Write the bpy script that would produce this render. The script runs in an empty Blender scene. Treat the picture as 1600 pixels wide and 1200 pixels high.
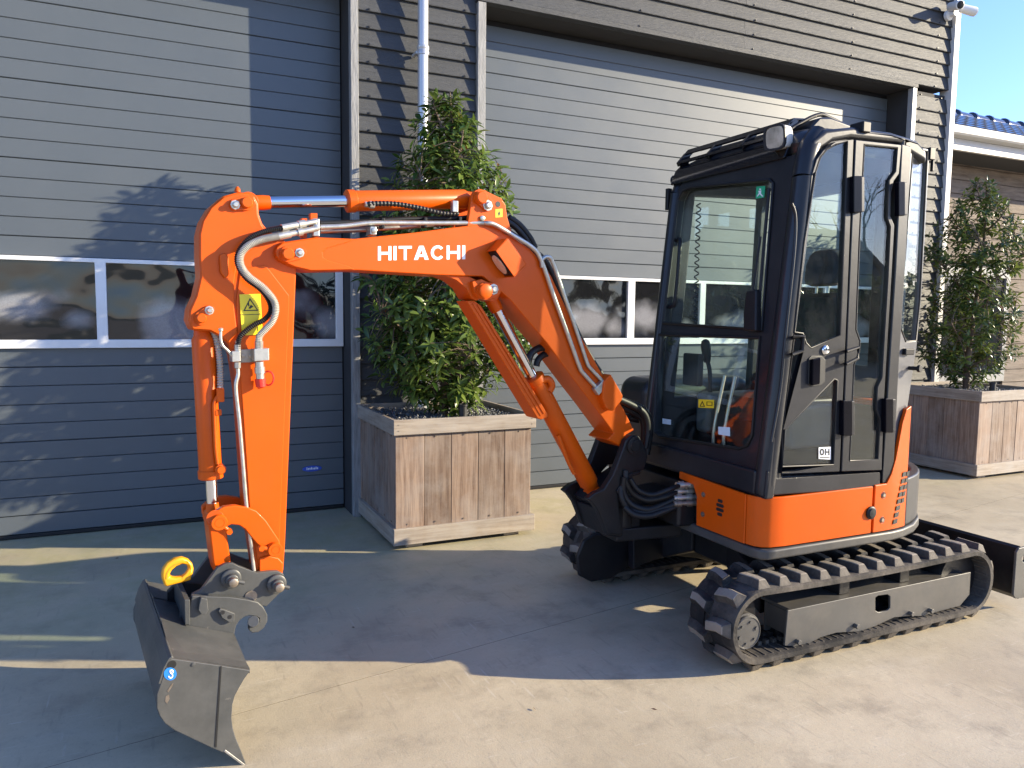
import bpy, bmesh, math, random
from mathutils import Vector as V, Matrix
from mathutils.geometry import delaunay_2d_cdt
random.seed(7)
SC = bpy.context.scene
COL = SC.collection
# ---------------------------------------------------------------- camera, sky, sun, exposure
FPX, CAMH = 1200.0, 1.6
YAW, PIT, ROL = (math.radians(a) for a in (25.1876, 5.1108, 0.65))
_f = V((math.sin(YAW)*math.cos(PIT), math.cos(YAW)*math.cos(PIT), -math.sin(PIT)))
_r = V((math.cos(YAW), -math.sin(YAW), 0)); _u = _r.cross(_f)
_c, _s = math.cos(ROL), math.sin(ROL)
RIGHT, UP, FWD = _c*_r + _s*_u, -_s*_r + _c*_u, _f
CAM = V((0, 0, CAMH))
cd = bpy.data.cameras.new('camera'); cam = bpy.data.objects.new('camera', cd); COL.objects.link(cam)
cd.sensor_width = 36.0; cd.lens = FPX/1600*36; cd.clip_end = 3000; cd.clip_start = 0.05
cam.matrix_world = Matrix(((RIGHT.x, UP.x, -FWD.x, CAM.x), (RIGHT.y, UP.y, -FWD.y, CAM.y), (RIGHT.z, UP.z, -FWD.z, CAM.z), (0, 0, 0, 1)))
SC.camera = cam
SUN_EL, SUN_TRAVEL = math.radians(18.0), math.radians(65.5)
sun_to = V((-math.sin(SUN_TRAVEL)*math.cos(SUN_EL), math.cos(SUN_TRAVEL)*math.cos(SUN_EL), -math.sin(SUN_EL)))
w = bpy.data.worlds.new('World'); SC.world = w; w.use_nodes = True
nt = w.node_tree; nt.nodes.clear()
sky = nt.nodes.new('ShaderNodeTexSky'); sky.sky_type = 'NISHITA'; sky.sun_disc = False
sky.sun_elevation = SUN_EL; sky.sun_rotation = math.atan2(-sun_to.x, -sun_to.y)
sky.air_density = 1.0; sky.dust_density = 0.3; sky.ozone_density = 5.0
bgn = nt.nodes.new('ShaderNodeBackground'); bgn.inputs['Strength'].default_value = 0.138
won = nt.nodes.new('ShaderNodeOutputWorld')
wb = nt.nodes.new('ShaderNodeVectorMath'); wb.operation = 'MULTIPLY'; wb.inputs[1].default_value = (.99, .90, 1.03)   # white balance of the photograph
nt.links.new(sky.outputs[0], wb.inputs[0]); nt.links.new(wb.outputs[0], bgn.inputs[0]); nt.links.new(bgn.outputs[0], won.inputs[0])
sl = bpy.data.lights.new('sun', 'SUN'); sl.energy = 4.2; sl.angle = math.radians(0.5); sl.color = (1.0, 0.86, 0.62)
so = bpy.data.objects.new('sun', sl); COL.objects.link(so); so.location = (20, -10, 12)
so.rotation_euler = sun_to.to_track_quat('-Z', 'Y').to_euler()
SC.view_settings.view_transform = 'Standard'; SC.view_settings.look = 'None'
SC.view_settings.gamma = 1.0; SC.view_settings.use_curve_mapping = False
SC.view_settings.exposure = 1.50
SC.render.engine = 'CYCLES'
SC.cycles.max_bounces = 10; SC.cycles.transparent_max_bounces = 16

# ---------------------------------------------------------------- measuring: photo points on real planes, in metres
def ray(x, y): return RIGHT*((x-800)/FPX) + UP*(-(y-600)/FPX) + FWD
def hit(x, y, p0, n):
    d = ray(x, y); return CAM + d*((V(p0)-CAM).dot(V(n))/d.dot(V(n)))
def onY(x, y, Y): return hit(x, y, (0, Y, 0), (0, 1, 0))
def onX(x, y, X): return hit(x, y, (X, 0, 0), (1, 0, 0))
def onZ(x, y, Z): return hit(x, y, (0, 0, Z), (0, 0, 1))
BO, BD, BN = V((.1, 3.17, 0)), V((.9951, .0985, 0)), V((-.0985, .9951, 0))   # plane of boom, arm and bucket
def BP(x, y, wv=0.0): return hit(x, y, BO + BN*wv, BN)

# ---------------------------------------------------------------- materials
MATS = {}
def nodes_of(m):
    m.use_nodes = True
    t = m.node_tree; return t, t.nodes, t.links, t.nodes['Principled BSDF']
def mat(name, col, rough=.5, metal=0, coat=0, var=.1, vs=6.0, stretch=(1, 1, 1), bump=0, bs=60, bstretch=None, spec=.5, col2=None, rand=0, rvar=.12, dust=None, dusta=0, bdist=.01, chips=None):
    m = bpy.data.materials.new(name); t, N, L, b = nodes_of(m)
    b.inputs['Metallic'].default_value = metal; b.inputs['Coat Weight'].default_value = coat
    b.inputs['Coat Roughness'].default_value = .08; b.inputs['Specular IOR Level'].default_value = spec
    tc = N.new('ShaderNodeTexCoord'); mp = N.new('ShaderNodeMapping'); mp.inputs['Scale'].default_value = stretch
    oi = N.new('ShaderNodeObjectInfo')
    ad = N.new('ShaderNodeVectorMath'); ad.operation = 'MULTIPLY_ADD'; ad.inputs[1].default_value = (37, 91, 53)
    L.new(oi.outputs['Random'], ad.inputs[0]); L.new(tc.outputs['Object'], ad.inputs[2]); L.new(ad.outputs[0], mp.inputs[0])
    no = N.new('ShaderNodeTexNoise'); no.inputs['Scale'].default_value = vs; no.inputs['Detail'].default_value = 7; no.inputs['Roughness'].default_value = .62
    L.new(mp.outputs[0], no.inputs['Vector'])
    rp = N.new('ShaderNodeValToRGB'); rp.color_ramp.elements[0].position = .3; rp.color_ramp.elements[1].position = .72
    c1 = [c*(1-var) for c in col]; c2 = [min(1, c*(1+var)) for c in col] if col2 is None else col2
    rp.color_ramp.elements[0].color = (*c1, 1); rp.color_ramp.elements[1].color = (*c2, 1)
    L.new(no.outputs['Fac'], rp.inputs[0]); out = rp.outputs[0]
    if rand:
        hs = N.new('ShaderNodeHueSaturation'); mr = N.new('ShaderNodeMapRange')
        mr.inputs['To Min'].default_value = 1-rand; mr.inputs['To Max'].default_value = 1+rand
        L.new(oi.outputs['Random'], mr.inputs[0]); L.new(mr.outputs[0], hs.inputs['Value']); L.new(out, hs.inputs['Color']); out = hs.outputs[0]
    if dust:
        n2 = N.new('ShaderNodeTexNoise'); n2.inputs['Scale'].default_value = 3.1; n2.inputs['Detail'].default_value = 9; n2.inputs['Roughness'].default_value = .7
        L.new(tc.outputs['Object'], n2.inputs['Vector'])
        r2 = N.new('ShaderNodeMapRange'); r2.inputs['From Min'].default_value = .42; r2.inputs['From Max'].default_value = .75; r2.inputs['To Max'].default_value = dusta
        L.new(n2.outputs['Fac'], r2.inputs[0])
        mx = N.new('ShaderNodeMix'); mx.data_type = 'RGBA'; mx.inputs['B'].default_value = (*dust, 1)
        L.new(r2.outputs[0], mx.inputs['Factor']); L.new(out, mx.inputs['A']); out = mx.outputs['Result']
    if chips:
        n3 = N.new('ShaderNodeTexNoise'); n3.inputs['Scale'].default_value = 17; n3.inputs['Detail'].default_value = 9; n3.inputs['Roughness'].default_value = .72
        L.new(tc.outputs['Object'], n3.inputs['Vector'])
        r3 = N.new('ShaderNodeMapRange'); r3.inputs['From Min'].default_value = .66; r3.inputs['From Max'].default_value = .71; r3.inputs['To Max'].default_value = .75
        L.new(n3.outputs['Fac'], r3.inputs[0]); mx3 = N.new('ShaderNodeMix'); mx3.data_type = 'RGBA'; mx3.inputs['B'].default_value = (*chips, 1)
        L.new(r3.outputs[0], mx3.inputs['Factor']); L.new(out, mx3.inputs['A']); out = mx3.outputs['Result']
    L.new(out, b.inputs['Base Color'])
    mr = N.new('ShaderNodeMapRange'); mr.inputs['To Min'].default_value = max(.02, rough-rvar); mr.inputs['To Max'].default_value = min(1, rough+rvar)
    L.new(no.outputs['Fac'], mr.inputs[0]); L.new(mr.outputs[0], b.inputs['Roughness'])
    if bump:
        mb = N.new('ShaderNodeMapping'); mb.inputs['Scale'].default_value = bstretch or stretch; L.new(ad.outputs[0], mb.inputs[0])
        nb = N.new('ShaderNodeTexNoise'); nb.inputs['Scale'].default_value = bs; nb.inputs['Detail'].default_value = 5
        L.new(mb.outputs[0], nb.inputs['Vector'])
        bu = N.new('ShaderNodeBump'); bu.inputs['Strength'].default_value = bump; bu.inputs['Distance'].default_value = bdist
        L.new(nb.outputs['Fac'], bu.inputs['Height']); L.new(bu.outputs[0], b.inputs['Normal'])
    MATS[name] = m; return m
def glass_mat(name, tint, rough=0.0, base=.045, dirt=0):
    m = bpy.data.materials.new(name); m.use_nodes = True; t = m.node_tree; N, L = t.nodes, t.links; N.clear()
    o = N.new('ShaderNodeOutputMaterial'); tr = N.new('ShaderNodeBsdfTransparent'); tr.inputs[0].default_value = (*tint, 1)
    gl = N.new('ShaderNodeBsdfGlossy'); gl.inputs['Roughness'].default_value = rough
    lw = N.new('ShaderNodeLayerWeight'); lw.inputs['Blend'].default_value = .5
    p = N.new('ShaderNodeMath'); p.operation = 'POWER'; p.inputs[1].default_value = 4.0; L.new(lw.outputs['Facing'], p.inputs[0])
    ma = N.new('ShaderNodeMath'); ma.operation = 'MULTIPLY_ADD'; ma.inputs[1].default_value = 1-base; ma.inputs[2].default_value = base; L.new(p.outputs[0], ma.inputs[0])
    mx = N.new('ShaderNodeMixShader'); L.new(ma.outputs[0], mx.inputs[0]); L.new(tr.outputs[0], mx.inputs[1]); L.new(gl.outputs[0], mx.inputs[2])
    last = mx
    if dirt:
        tc = N.new('ShaderNodeTexCoord'); no = N.new('ShaderNodeTexNoise'); no.inputs['Scale'].default_value = 5; no.inputs['Detail'].default_value = 10; no.inputs['Roughness'].default_value = .7
        L.new(tc.outputs['Object'], no.inputs['Vector'])
        mr = N.new('ShaderNodeMapRange'); mr.inputs['From Min'].default_value = .45; mr.inputs['From Max'].default_value = .8; mr.inputs['To Max'].default_value = dirt
        L.new(no.outputs['Fac'], mr.inputs[0]); df = N.new('ShaderNodeBsdfDiffuse'); df.inputs[0].default_value = (.5, .5, .47, 1)
        m2 = N.new('ShaderNodeMixShader'); L.new(mr.outputs[0], m2.inputs[0]); L.new(mx.outputs[0], m2.inputs[1]); L.new(df.outputs[0], m2.inputs[2]); last = m2
    L.new(last.outputs[0], o.inputs[0]); MATS[name] = m; return m

ORANGE = mat('orange_paint', (.62, .086, .001), .40, coat=.06, var=.05, vs=3, bump=.03, bs=25, spec=.22, dust=(.42, .085, .012), dusta=.35, chips=(.26, .05, .012))
CABP = mat('anthracite_paint', (.011, .012, .016), .40, coat=.22, spec=.27, rvar=.06, var=.2, vs=4, bump=.03, bs=40, dust=(.11, .11, .115), dusta=.13)
DARKM = mat('dark_chassis_paint', (.010, .010, .012), .40, var=.3, vs=5, bump=.1, bs=40, spec=.3, dust=(.09, .075, .055), dusta=.2)
FRAMEG = mat('grey_frame_paint', (.072, .070, .066), .42, var=.12, vs=4, bump=.03, bs=30, dust=(.2, .17, .13), dusta=.35, chips=(.16, .12, .09))
BUCKG = mat('bucket_grey_paint', (.050, .052, .051), .45, var=.15, vs=5, bump=.06, bs=30, dust=(.15, .145, .135), dusta=.45, chips=(.17, .155, .14))
BUMPG = mat('bumper_grey', (.040, .040, .040), .5, var=.25, vs=6, dust=(.15, .13, .10), dusta=.4)
SILVP = mat('silver_paint', (.065, .065, .065), .38, var=.1, metal=.4)
RUBBER = mat('track_rubber', (.022, .021, .021), .74, var=.35, vs=9, bump=.25, bs=70, spec=.25, dust=(.24, .205, .165), dusta=.65)
TREAD = mat('dusty_tread', (.20, .175, .145), .85, var=.3, vs=9, bump=.2, bs=70, spec=.2, dust=(.34, .295, .235), dusta=.8)
BLACKR = mat('black_rubber', (.010, .010, .011), .5, var=.2, spec=.35)
BLACKP = mat('black_plastic', (.010, .010, .012), .45, var=.2, spec=.3, dust=(.08, .08, .08), dusta=.08)
CHROME = mat('chrome', (.75, .75, .76), .09, metal=1, var=.03, rvar=.04)
ZINC = mat('zinc_steel', (.50, .48, .43), .34, metal=.75, var=.15, vs=30)
HOSEG = mat('grey_hose', (.42, .40, .35), .55, var=.2, vs=20, bump=.2, bs=250)
STEEL = mat('worn_steel', (.30, .25, .20), .45, metal=.8, var=.3, vs=30)
YELLOW = mat('yellow_paint', (.78, .34, .006), .4, coat=.1, var=.06)
STICKY = mat('yellow_sticker', (.80, .62, .02), .4, var=.04)
WHITE = mat('white_print', (.80, .80, .80), .4, var=.02)
BLACKI = mat('black_print', (.012, .012, .012), .5, var=.05)
BLUE = mat('blue_sticker', (.02, .19, .62), .35, var=.03)
BLUEB = mat('blue_badge', (.015, .07, .42), .35, var=.05)
GREENS = mat('green_sticker', (.02, .40, .19), .4, var=.03)
PALEBL = mat('pale_sticker', (.55, .70, .78), .4, var=.03)
RED = mat('red_plastic', (.65, .03, .02), .4, var=.05)
AMBER = mat('amber_plastic', (.85, .22, .01), .25, var=.05)
SEAT = mat('seat_vinyl', (.018, .018, .020), .6, var=.2, bump=.1, bs=80)
INTG = mat('interior_grey', (.10, .10, .105), .55, var=.1)
GLASS = glass_mat('cab_glass', (.93, .985, .96), base=.045, dirt=.03)
LENS = glass_mat('lamp_glass', (.9, .9, .9), base=.15, dirt=.1)
SLATM = mat('door_slat_paint', (.084, .098, .109), .42, var=.04, vs=1.5, bump=.08, bs=90, bstretch=(1, 1, 3), dust=(.11, .122, .13), dusta=.15, bdist=.004)
ALU = mat('white_aluminium', (.74, .74, .73), .35, var=.05, vs=3, dust=(.45, .42, .38), dusta=.25)
SIDING = mat('charcoal_siding', (.044, .047, .051), .6, var=.18, vs=5, stretch=(.6, 1, 9), bump=.55, bs=16, bstretch=(1.2, 1, 11), rand=.08, spec=.35, dust=(.085, .088, .09), dusta=.25, bdist=.008)
POSTM = mat('weathered_post', (.24, .24, .235), .65, var=.35, vs=9, stretch=(6, 6, .7), bump=.4, bs=40, bstretch=(4, 4, .6))
TRIMM = mat('light_metal_trim', (.40, .40, .40), .4, var=.06, metal=.2)
PIPEM = mat('zinc_pipe', (.50, .51, .53), .34, var=.08, vs=4, stretch=(3, 3, .5), metal=.45)
DARKW = mat('dark_wall', (.03, .03, .032), .8, var=.2)
WOODP = mat('planter_wood', (.20, .115, .075), .7, var=.4, vs=5, stretch=(9, 9, .55), col2=(.33, .235, .17), bump=.25, bs=22, bstretch=(9, 9, .5), rand=.2, dust=(.34, .31, .28), dusta=.62, bdist=.004)
WOODH = mat('planter_board', (.27, .205, .15), .7, var=.3, vs=5, stretch=(.6, 9, 9), col2=(.40, .34, .27), bump=.25, bs=22, bstretch=(.5, 9, 9), rand=.10, dust=(.38, .36, .33), dusta=.6, bdist=.004)
WOODT = mat('timber_wall', (.13, .09, .062), .8, var=.45, vs=4, stretch=(.7, 6, 6), col2=(.25, .195, .15), bump=.4, bs=18, bstretch=(.6, 8, 8), rand=.16, dust=(.23, .205, .18), dusta=.5)
TILEM = mat('glazed_roof_tile', (.02, .024, .05), .16, coat=.6, var=.2)
BARK = mat('bark', (.13, .095, .065), .85, var=.35, vs=30, bump=.5, bs=60)
PEBBLE = mat('slate_pebble', (.07, .074, .082), .5, col2=(.26, .265, .27), var=.5, vs=40, rand=.2)
PIPEB = mat('black_pipe', (.02, .02, .02), .5, var=.2)
def leaf_mat(name, c1, c2):
    m = bpy.data.materials.new(name); t, N, L, b = nodes_of(m)
    ge = N.new('ShaderNodeNewGeometry'); rp = N.new('ShaderNodeValToRGB')
    rp.color_ramp.elements[0].color = (*c1, 1); rp.color_ramp.elements[1].color = (*c2, 1)
    e = rp.color_ramp.elements.new(.975); e.color = (c2[0]*1.1, c2[1], c2[2], 1); rp.color_ramp.elements[2].color = (.17, .07, .03, 1)
    L.new(ge.outputs['Random Per Island'], rp.inputs[0]); L.new(rp.outputs[0], b.inputs['Base Color'])
    b.inputs['Roughness'].default_value = .27
    tl = N.new('ShaderNodeBsdfTranslucent'); L.new(rp.outputs[0], tl.inputs[0])
    mx = N.new('ShaderNodeMixShader'); mx.inputs[0].default_value = .30
    L.new(b.outputs[0], mx.inputs[1]); L.new(tl.outputs[0], mx.inputs[2]); L.new(mx.outputs[0], N['Material Output'].inputs[0])
    return m
LEAF = leaf_mat('glossy_leaf', (.032, .075, .016), (.16, .24, .05))
LEAF2 = leaf_mat('dark_leaf', (.026, .056, .014), (.125, .175, .038))

def concrete():
    m = bpy.data.materials.new('yard_concrete'); t, N, L, b = nodes_of(m)
    tc = N.new('ShaderNodeTexCoord')
    def noise(sc, det=8, rough=.6, st=(1, 1, 1), rot=0):
        mp = N.new('ShaderNodeMapping'); mp.inputs['Scale'].default_value = st; mp.inputs['Rotation'].default_value = (0, 0, rot)
        L.new(tc.outputs['Object'], mp.inputs[0])
        n = N.new('ShaderNodeTexNoise'); n.inputs['Scale'].default_value = sc; n.inputs['Detail'].default_value = det; n.inputs['Roughness'].default_value = rough
        L.new(mp.outputs[0], n.inputs['Vector']); return n.outputs['Fac']
    def ramp(src, a, bb, lo=0.0, hi=1.0):
        r = N.new('ShaderNodeMapRange'); r.interpolation_type = 'SMOOTHSTEP'
        for k, v in zip(('From Min', 'From Max', 'To Min', 'To Max'), (a, bb, lo, hi)): r.inputs[k].default_value = v
        L.new(src, r.inputs[0]); return r.outputs[0]
    def mix(fac, A, B):
        x = N.new('ShaderNodeMix'); x.data_type = 'RGBA'; L.new(fac, x.inputs['Factor'])
        for k, v in (('A', A), ('B', B)):
            if isinstance(v, tuple): x.inputs[k].default_value = (*v, 1)
            else: L.new(v, x.inputs[k])
        return x.outputs['Result']
    def mul(a, bb):
        x = N.new('ShaderNodeMath'); x.operation = 'MULTIPLY'; L.new(a, x.inputs[0])
        if isinstance(bb, float): x.inputs[1].default_value = bb
        else: L.new(bb, x.inputs[1])
        return x.outputs[0]
    base = mix(ramp(noise(.8), .3, .7), (.41, .345, .235), (.52, .45, .32))
    base = mix(ramp(noise(3.5, 10, .7), .46, .70, 0, .70), base, (.30, .255, .185))          # grime blotches
    base = mix(ramp(noise(1.3, 9, .65, (1, 2.2, 1), .5), .52, .75, 0, .5), base, (.56, .50, .38))   # pale worn patches
    base = mix(ramp(noise(6, 5, .55, (1, 12, 1), .62), .62, .72, 0, .45), base, (.62, .56, .44))      # brushed scrapes
    base = mix(ramp(noise(7, 6, .6, (7, .6, 1), .30), .63, .76, 0, .3), base, (.28, .245, .185))    # dark tyre and track scuffs
    def scratch(sx, sy, rot, thr, off):
        mp = N.new('ShaderNodeMapping'); mp.inputs['Scale'].default_value = (sx, sy, 1); mp.inputs['Rotation'].default_value = (0, 0, rot); mp.inputs['Location'].default_value = (off, off*.7, 0)
        L.new(tc.outputs['Object'], mp.inputs[0]); v = N.new('ShaderNodeTexVoronoi'); v.voronoi_dimensions = '2D'; v.inputs['Scale'].default_value = 1; L.new(mp.outputs[0], v.inputs['Vector'])
        return ramp(v.outputs['Distance'], thr*.5, thr, 1, 0)
    msk = ramp(noise(1.1, 5, .6), .50, .62)
    for sx, sy, rot, thr, off in ((11, 1.1, .55, .075, 0), (15, .8, .80, .07, 7), (9, 1.5, .22, .06, 13)):
        base = mix(mul(mul(scratch(sx, sy, rot, thr, off), msk), .38), base, (.60, .55, .45))
    for sx, sy, rot, thr, off in ((9, .9, -.5, .07, 3), (12, 1.6, 1.2, .07, 5)):
        base = mix(mul(scratch(sx, sy, rot, thr, off), .22), base, (.22, .19, .15))
    sp = N.new('ShaderNodeSeparateXYZ'); L.new(tc.outputs['Object'], sp.inputs[0])
    # algae film in the damp strip along the building
    gx = ramp(sp.outputs['X'], 1.2, 3.6, 1, 0); gy = ramp(sp.outputs['Y'], 3.5, 4.6); al = mul(mul(gx, gy), ramp(noise(1.6, 8, .7), .36, .62, .25, 1))
    base = mix(mul(al, .60), base, (.25, .255, .15))
    gy2 = ramp(sp.outputs['Y'], 4.2, 5.6); base = mix(mul(mul(gy2, ramp(noise(2.2, 8, .7), .42, .66)), .45), base, (.36, .33, .16))
    vo = N.new('ShaderNodeTexVoronoi'); vo.inputs['Scale'].default_value = 1.15; L.new(tc.outputs['Object'], vo.inputs['Vector'])
    base = mix(ramp(vo.outputs['Distance'], .02, .05, .75, 0), base, (.16, .12, .09))                # small oily spots
    base = mix(ramp(noise(60, 4, .6), .55, .75, 0, .35), base, (.22, .20, .18))
    L.new(base, b.inputs['Base Color'])
    rr = ramp(noise(2.2, 6), .3, .7, .45, .75); L.new(rr, b.inputs['Roughness']); b.inputs['Specular IOR Level'].default_value = .4
    ad = N.new('ShaderNodeMath'); ad.operation = 'ADD'; L.new(mul(noise(140, 4), .3), ad.inputs[0]); L.new(noise(9, 8, .65), ad.inputs[1])
    bu = N.new('ShaderNodeBump'); bu.inputs['Strength'].default_value = .22; bu.inputs['Distance'].default_value = .012
    L.new(ad.outputs[0], bu.inputs['Height']); L.new(bu.outputs[0], b.inputs['Normal'])
    return m
CONC = concrete()
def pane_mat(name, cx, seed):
    # dark acrylic pane, soft pale patches painted into its base colour
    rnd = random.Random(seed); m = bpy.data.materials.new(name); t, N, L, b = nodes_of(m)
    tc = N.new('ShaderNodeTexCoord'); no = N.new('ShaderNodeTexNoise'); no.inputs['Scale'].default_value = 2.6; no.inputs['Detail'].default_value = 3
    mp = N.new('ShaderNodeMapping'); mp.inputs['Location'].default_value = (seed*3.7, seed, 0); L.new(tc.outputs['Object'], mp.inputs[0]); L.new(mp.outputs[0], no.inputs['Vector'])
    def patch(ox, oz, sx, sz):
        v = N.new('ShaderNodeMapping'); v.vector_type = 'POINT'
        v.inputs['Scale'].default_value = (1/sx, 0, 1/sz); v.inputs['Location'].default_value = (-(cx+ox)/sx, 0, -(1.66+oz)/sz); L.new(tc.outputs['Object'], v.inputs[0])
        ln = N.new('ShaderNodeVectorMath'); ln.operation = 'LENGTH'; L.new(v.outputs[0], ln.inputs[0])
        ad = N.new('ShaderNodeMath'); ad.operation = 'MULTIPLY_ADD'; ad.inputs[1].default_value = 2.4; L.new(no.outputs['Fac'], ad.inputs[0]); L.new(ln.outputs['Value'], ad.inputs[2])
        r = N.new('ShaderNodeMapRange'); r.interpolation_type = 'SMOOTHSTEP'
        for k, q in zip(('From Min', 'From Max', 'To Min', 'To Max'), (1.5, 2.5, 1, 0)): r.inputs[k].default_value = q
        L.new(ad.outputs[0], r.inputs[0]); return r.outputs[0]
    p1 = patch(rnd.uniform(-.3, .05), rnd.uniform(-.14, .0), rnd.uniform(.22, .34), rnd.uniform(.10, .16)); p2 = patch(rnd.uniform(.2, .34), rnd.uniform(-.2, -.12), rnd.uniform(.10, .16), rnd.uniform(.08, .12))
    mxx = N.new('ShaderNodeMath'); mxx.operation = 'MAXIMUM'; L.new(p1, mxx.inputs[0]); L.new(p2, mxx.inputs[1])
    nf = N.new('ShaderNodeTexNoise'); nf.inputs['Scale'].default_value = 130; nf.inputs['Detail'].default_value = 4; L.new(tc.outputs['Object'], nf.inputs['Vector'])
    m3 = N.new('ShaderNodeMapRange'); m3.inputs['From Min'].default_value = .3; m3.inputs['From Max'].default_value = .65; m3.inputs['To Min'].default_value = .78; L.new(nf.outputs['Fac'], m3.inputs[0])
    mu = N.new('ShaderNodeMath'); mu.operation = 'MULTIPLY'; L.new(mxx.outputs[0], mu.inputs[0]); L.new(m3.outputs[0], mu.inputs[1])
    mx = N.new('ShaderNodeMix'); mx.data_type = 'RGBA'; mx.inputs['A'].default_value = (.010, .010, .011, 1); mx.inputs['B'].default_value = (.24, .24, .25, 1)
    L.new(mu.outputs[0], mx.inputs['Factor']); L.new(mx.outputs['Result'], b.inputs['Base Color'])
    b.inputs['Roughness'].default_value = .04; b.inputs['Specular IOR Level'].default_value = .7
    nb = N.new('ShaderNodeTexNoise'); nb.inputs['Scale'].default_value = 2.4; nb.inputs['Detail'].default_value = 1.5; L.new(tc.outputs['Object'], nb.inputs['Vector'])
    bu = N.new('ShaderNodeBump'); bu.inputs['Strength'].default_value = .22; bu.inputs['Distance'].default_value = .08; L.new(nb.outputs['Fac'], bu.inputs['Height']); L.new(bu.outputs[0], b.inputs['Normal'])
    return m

# ---------------------------------------------------------------- building blocks
def tag(o, label=None, cat=None, group=None, kind=None):
    for k, v in (('label', label), ('category', cat), ('group', group), ('kind', kind)):
        if v: o[k] = v
    return o
def base_of(p):
    while p is not None and p.parent is not None: p = p.parent
    return V(p.location) if p is not None else V((0, 0, 0))
def thing(name, label, cat, loc, group=None):
    o = bpy.data.objects.new(name, None); o.empty_display_size = .1; COL.objects.link(o); o.location = loc
    return tag(o, label, cat, group)
def link(name, me, m, parent=None, bevel=0, smooth=False, loc=None, seg=2):
    o = bpy.data.objects.new(name, me); COL.objects.link(o)
    if m is not None and not me.materials: me.materials.append(m)
    if parent is not None: o.parent = parent
    if loc is not None: o.location = V(loc) - (base_of(parent) if parent is not None else V((0, 0, 0)))
    if smooth:
        me.polygons.foreach_set('use_smooth', [True]*len(me.polygons))
        me.set_sharp_from_angle(angle=math.radians(38))
    if bevel:
        md = o.modifiers.new('bevel', 'BEVEL'); md.width = bevel; md.segments = seg; md.limit_method = 'ANGLE'; md.angle_limit = math.radians(35); md.harden_normals = True
        me.polygons.foreach_set('use_smooth', [True]*len(me.polygons))
    return o
def from_bm(name, bm, m, parent=None, **k):
    b = base_of(parent) if parent is not None else V((0, 0, 0))
    bmesh.ops.recalc_face_normals(bm, faces=bm.faces)
    if b.length: bmesh.ops.translate(bm, verts=bm.verts, vec=-b)
    me = bpy.data.meshes.new(name); bm.to_mesh(me); bm.free()
    return link(name, me, m, parent, **k)
def add_box(bm, lo, hi):
    vs = [bm.verts.new((x, y, z)) for x in (lo[0], hi[0]) for y in (lo[1], hi[1]) for z in (lo[2], hi[2])]
    for f in ((0, 1, 3, 2), (4, 6, 7, 5), (0, 4, 5, 1), (2, 3, 7, 6), (0, 2, 6, 4), (1, 5, 7, 3)): bm.faces.new([vs[i] for i in f])
def box(name, lo, hi, m, parent=None, bevel=.004, **k):
    bm = bmesh.new(); add_box(bm, lo, hi); return from_bm(name, bm, m, parent, bevel=bevel, **k)
def fill_triangles(loops):
    # triangles filling the first loop minus the others
    p0 = loops[0]; n = V((0, 0, 0))
    for a, b in zip(p0, p0[1:]+p0[:1]): n += a.cross(b)
    n = sum(((a-p0[0]).cross(b-p0[0]) for a, b in zip(p0, p0[1:]+p0[:1])), V((0, 0, 0))).normalized()
    ex = n.orthogonal().normalized(); ey = n.cross(ex); flat = [p for lp in loops for p in lp]
    P2 = [V(((p-p0[0]).dot(ex), (p-p0[0]).dot(ey))) for p in flat]; E = []; L2 = []; o = 0
    for lp in loops:
        m = len(lp); E += [(o+k, o+(k+1) % m) for k in range(m)]; L2.append(P2[o:o+m]); o += m
    vo, eo, fo_, ov, oe, of = delaunay_2d_cdt(P2, E, [], 0, 1e-7)
    src = [v[0] if v else None for v in ov]
    def inside(x, y):
        c = False
        for lp in L2:
            for a, b in zip(lp, lp[1:]+lp[:1]):
                if (a.y > y) != (b.y > y) and x < (b.x-a.x)*(y-a.y)/(b.y-a.y)+a.x: c = not c
        return c
    T = []
    for f in fo_:
        c = sum((vo[i] for i in f), V((0, 0)))/len(f)
        if inside(c.x, c.y) and all(src[i] is not None for i in f): T.append(tuple(src[i] for i in f))
    return T
def add_prism(bm, pts, dv, holes=()):
    loops = [[V(p) for p in pts], *[[V(p) for p in h] for h in holes]]; dv = V(dv)
    flat = [p for lp in loops for p in lp]
    a = [bm.verts.new(p) for p in flat]; b = [bm.verts.new(p+dv) for p in flat]
    if len(loops) == 1 and len(pts) == 4: tris = [(0, 1, 2, 3)]
    else: tris = fill_triangles(loops)
    for t in tris:
        for q in ([a[k] for k in t], [b[k] for k in t][::-1]):
            try: bm.faces.new(q)
            except ValueError: pass
    o = 0
    for lp in loops:
        n = len(lp)
        for k in range(n):
            try: bm.faces.new((a[o+k], a[o+(k+1) % n], b[o+(k+1) % n], b[o+k]))
            except ValueError: pass
        o += n
def prism(name, pts, dv, m, parent=None, holes=(), bevel=.004, **k):
    bm = bmesh.new(); add_prism(bm, pts, dv, holes); return from_bm(name, bm, m, parent, bevel=bevel, **k)
def bplate(name, px, w0, w1, m, parent, holes=(), bevel=.003, ref=None, **k):
    # outline measured on the plane ref (default w0), placed from w0 to w1
    rf = w0 if ref is None else ref; sh = BN*(w0-rf)
    return prism(name, [BP(x, y, rf)+sh for x, y in px], BN*(w1-w0), m, parent, [[BP(x, y, rf)+sh for x, y in h] for h in holes], bevel, **k)
def smooth_path(pts, n=6):
    pts = [V(p) for p in pts]; out = []
    for i in range(len(pts)-1):
        p0 = pts[max(i-1, 0)]; p1 = pts[i]; p2 = pts[i+1]; p3 = pts[min(i+2, len(pts)-1)]
        for k in range(n):
            t = k/n
            out.append(.5*((2*p1)+(p2-p0)*t+(2*p0-5*p1+4*p2-p3)*t*t+(3*p1-p0-3*p2+p3)*t**3))
    out.append(pts[-1]); return out
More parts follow.
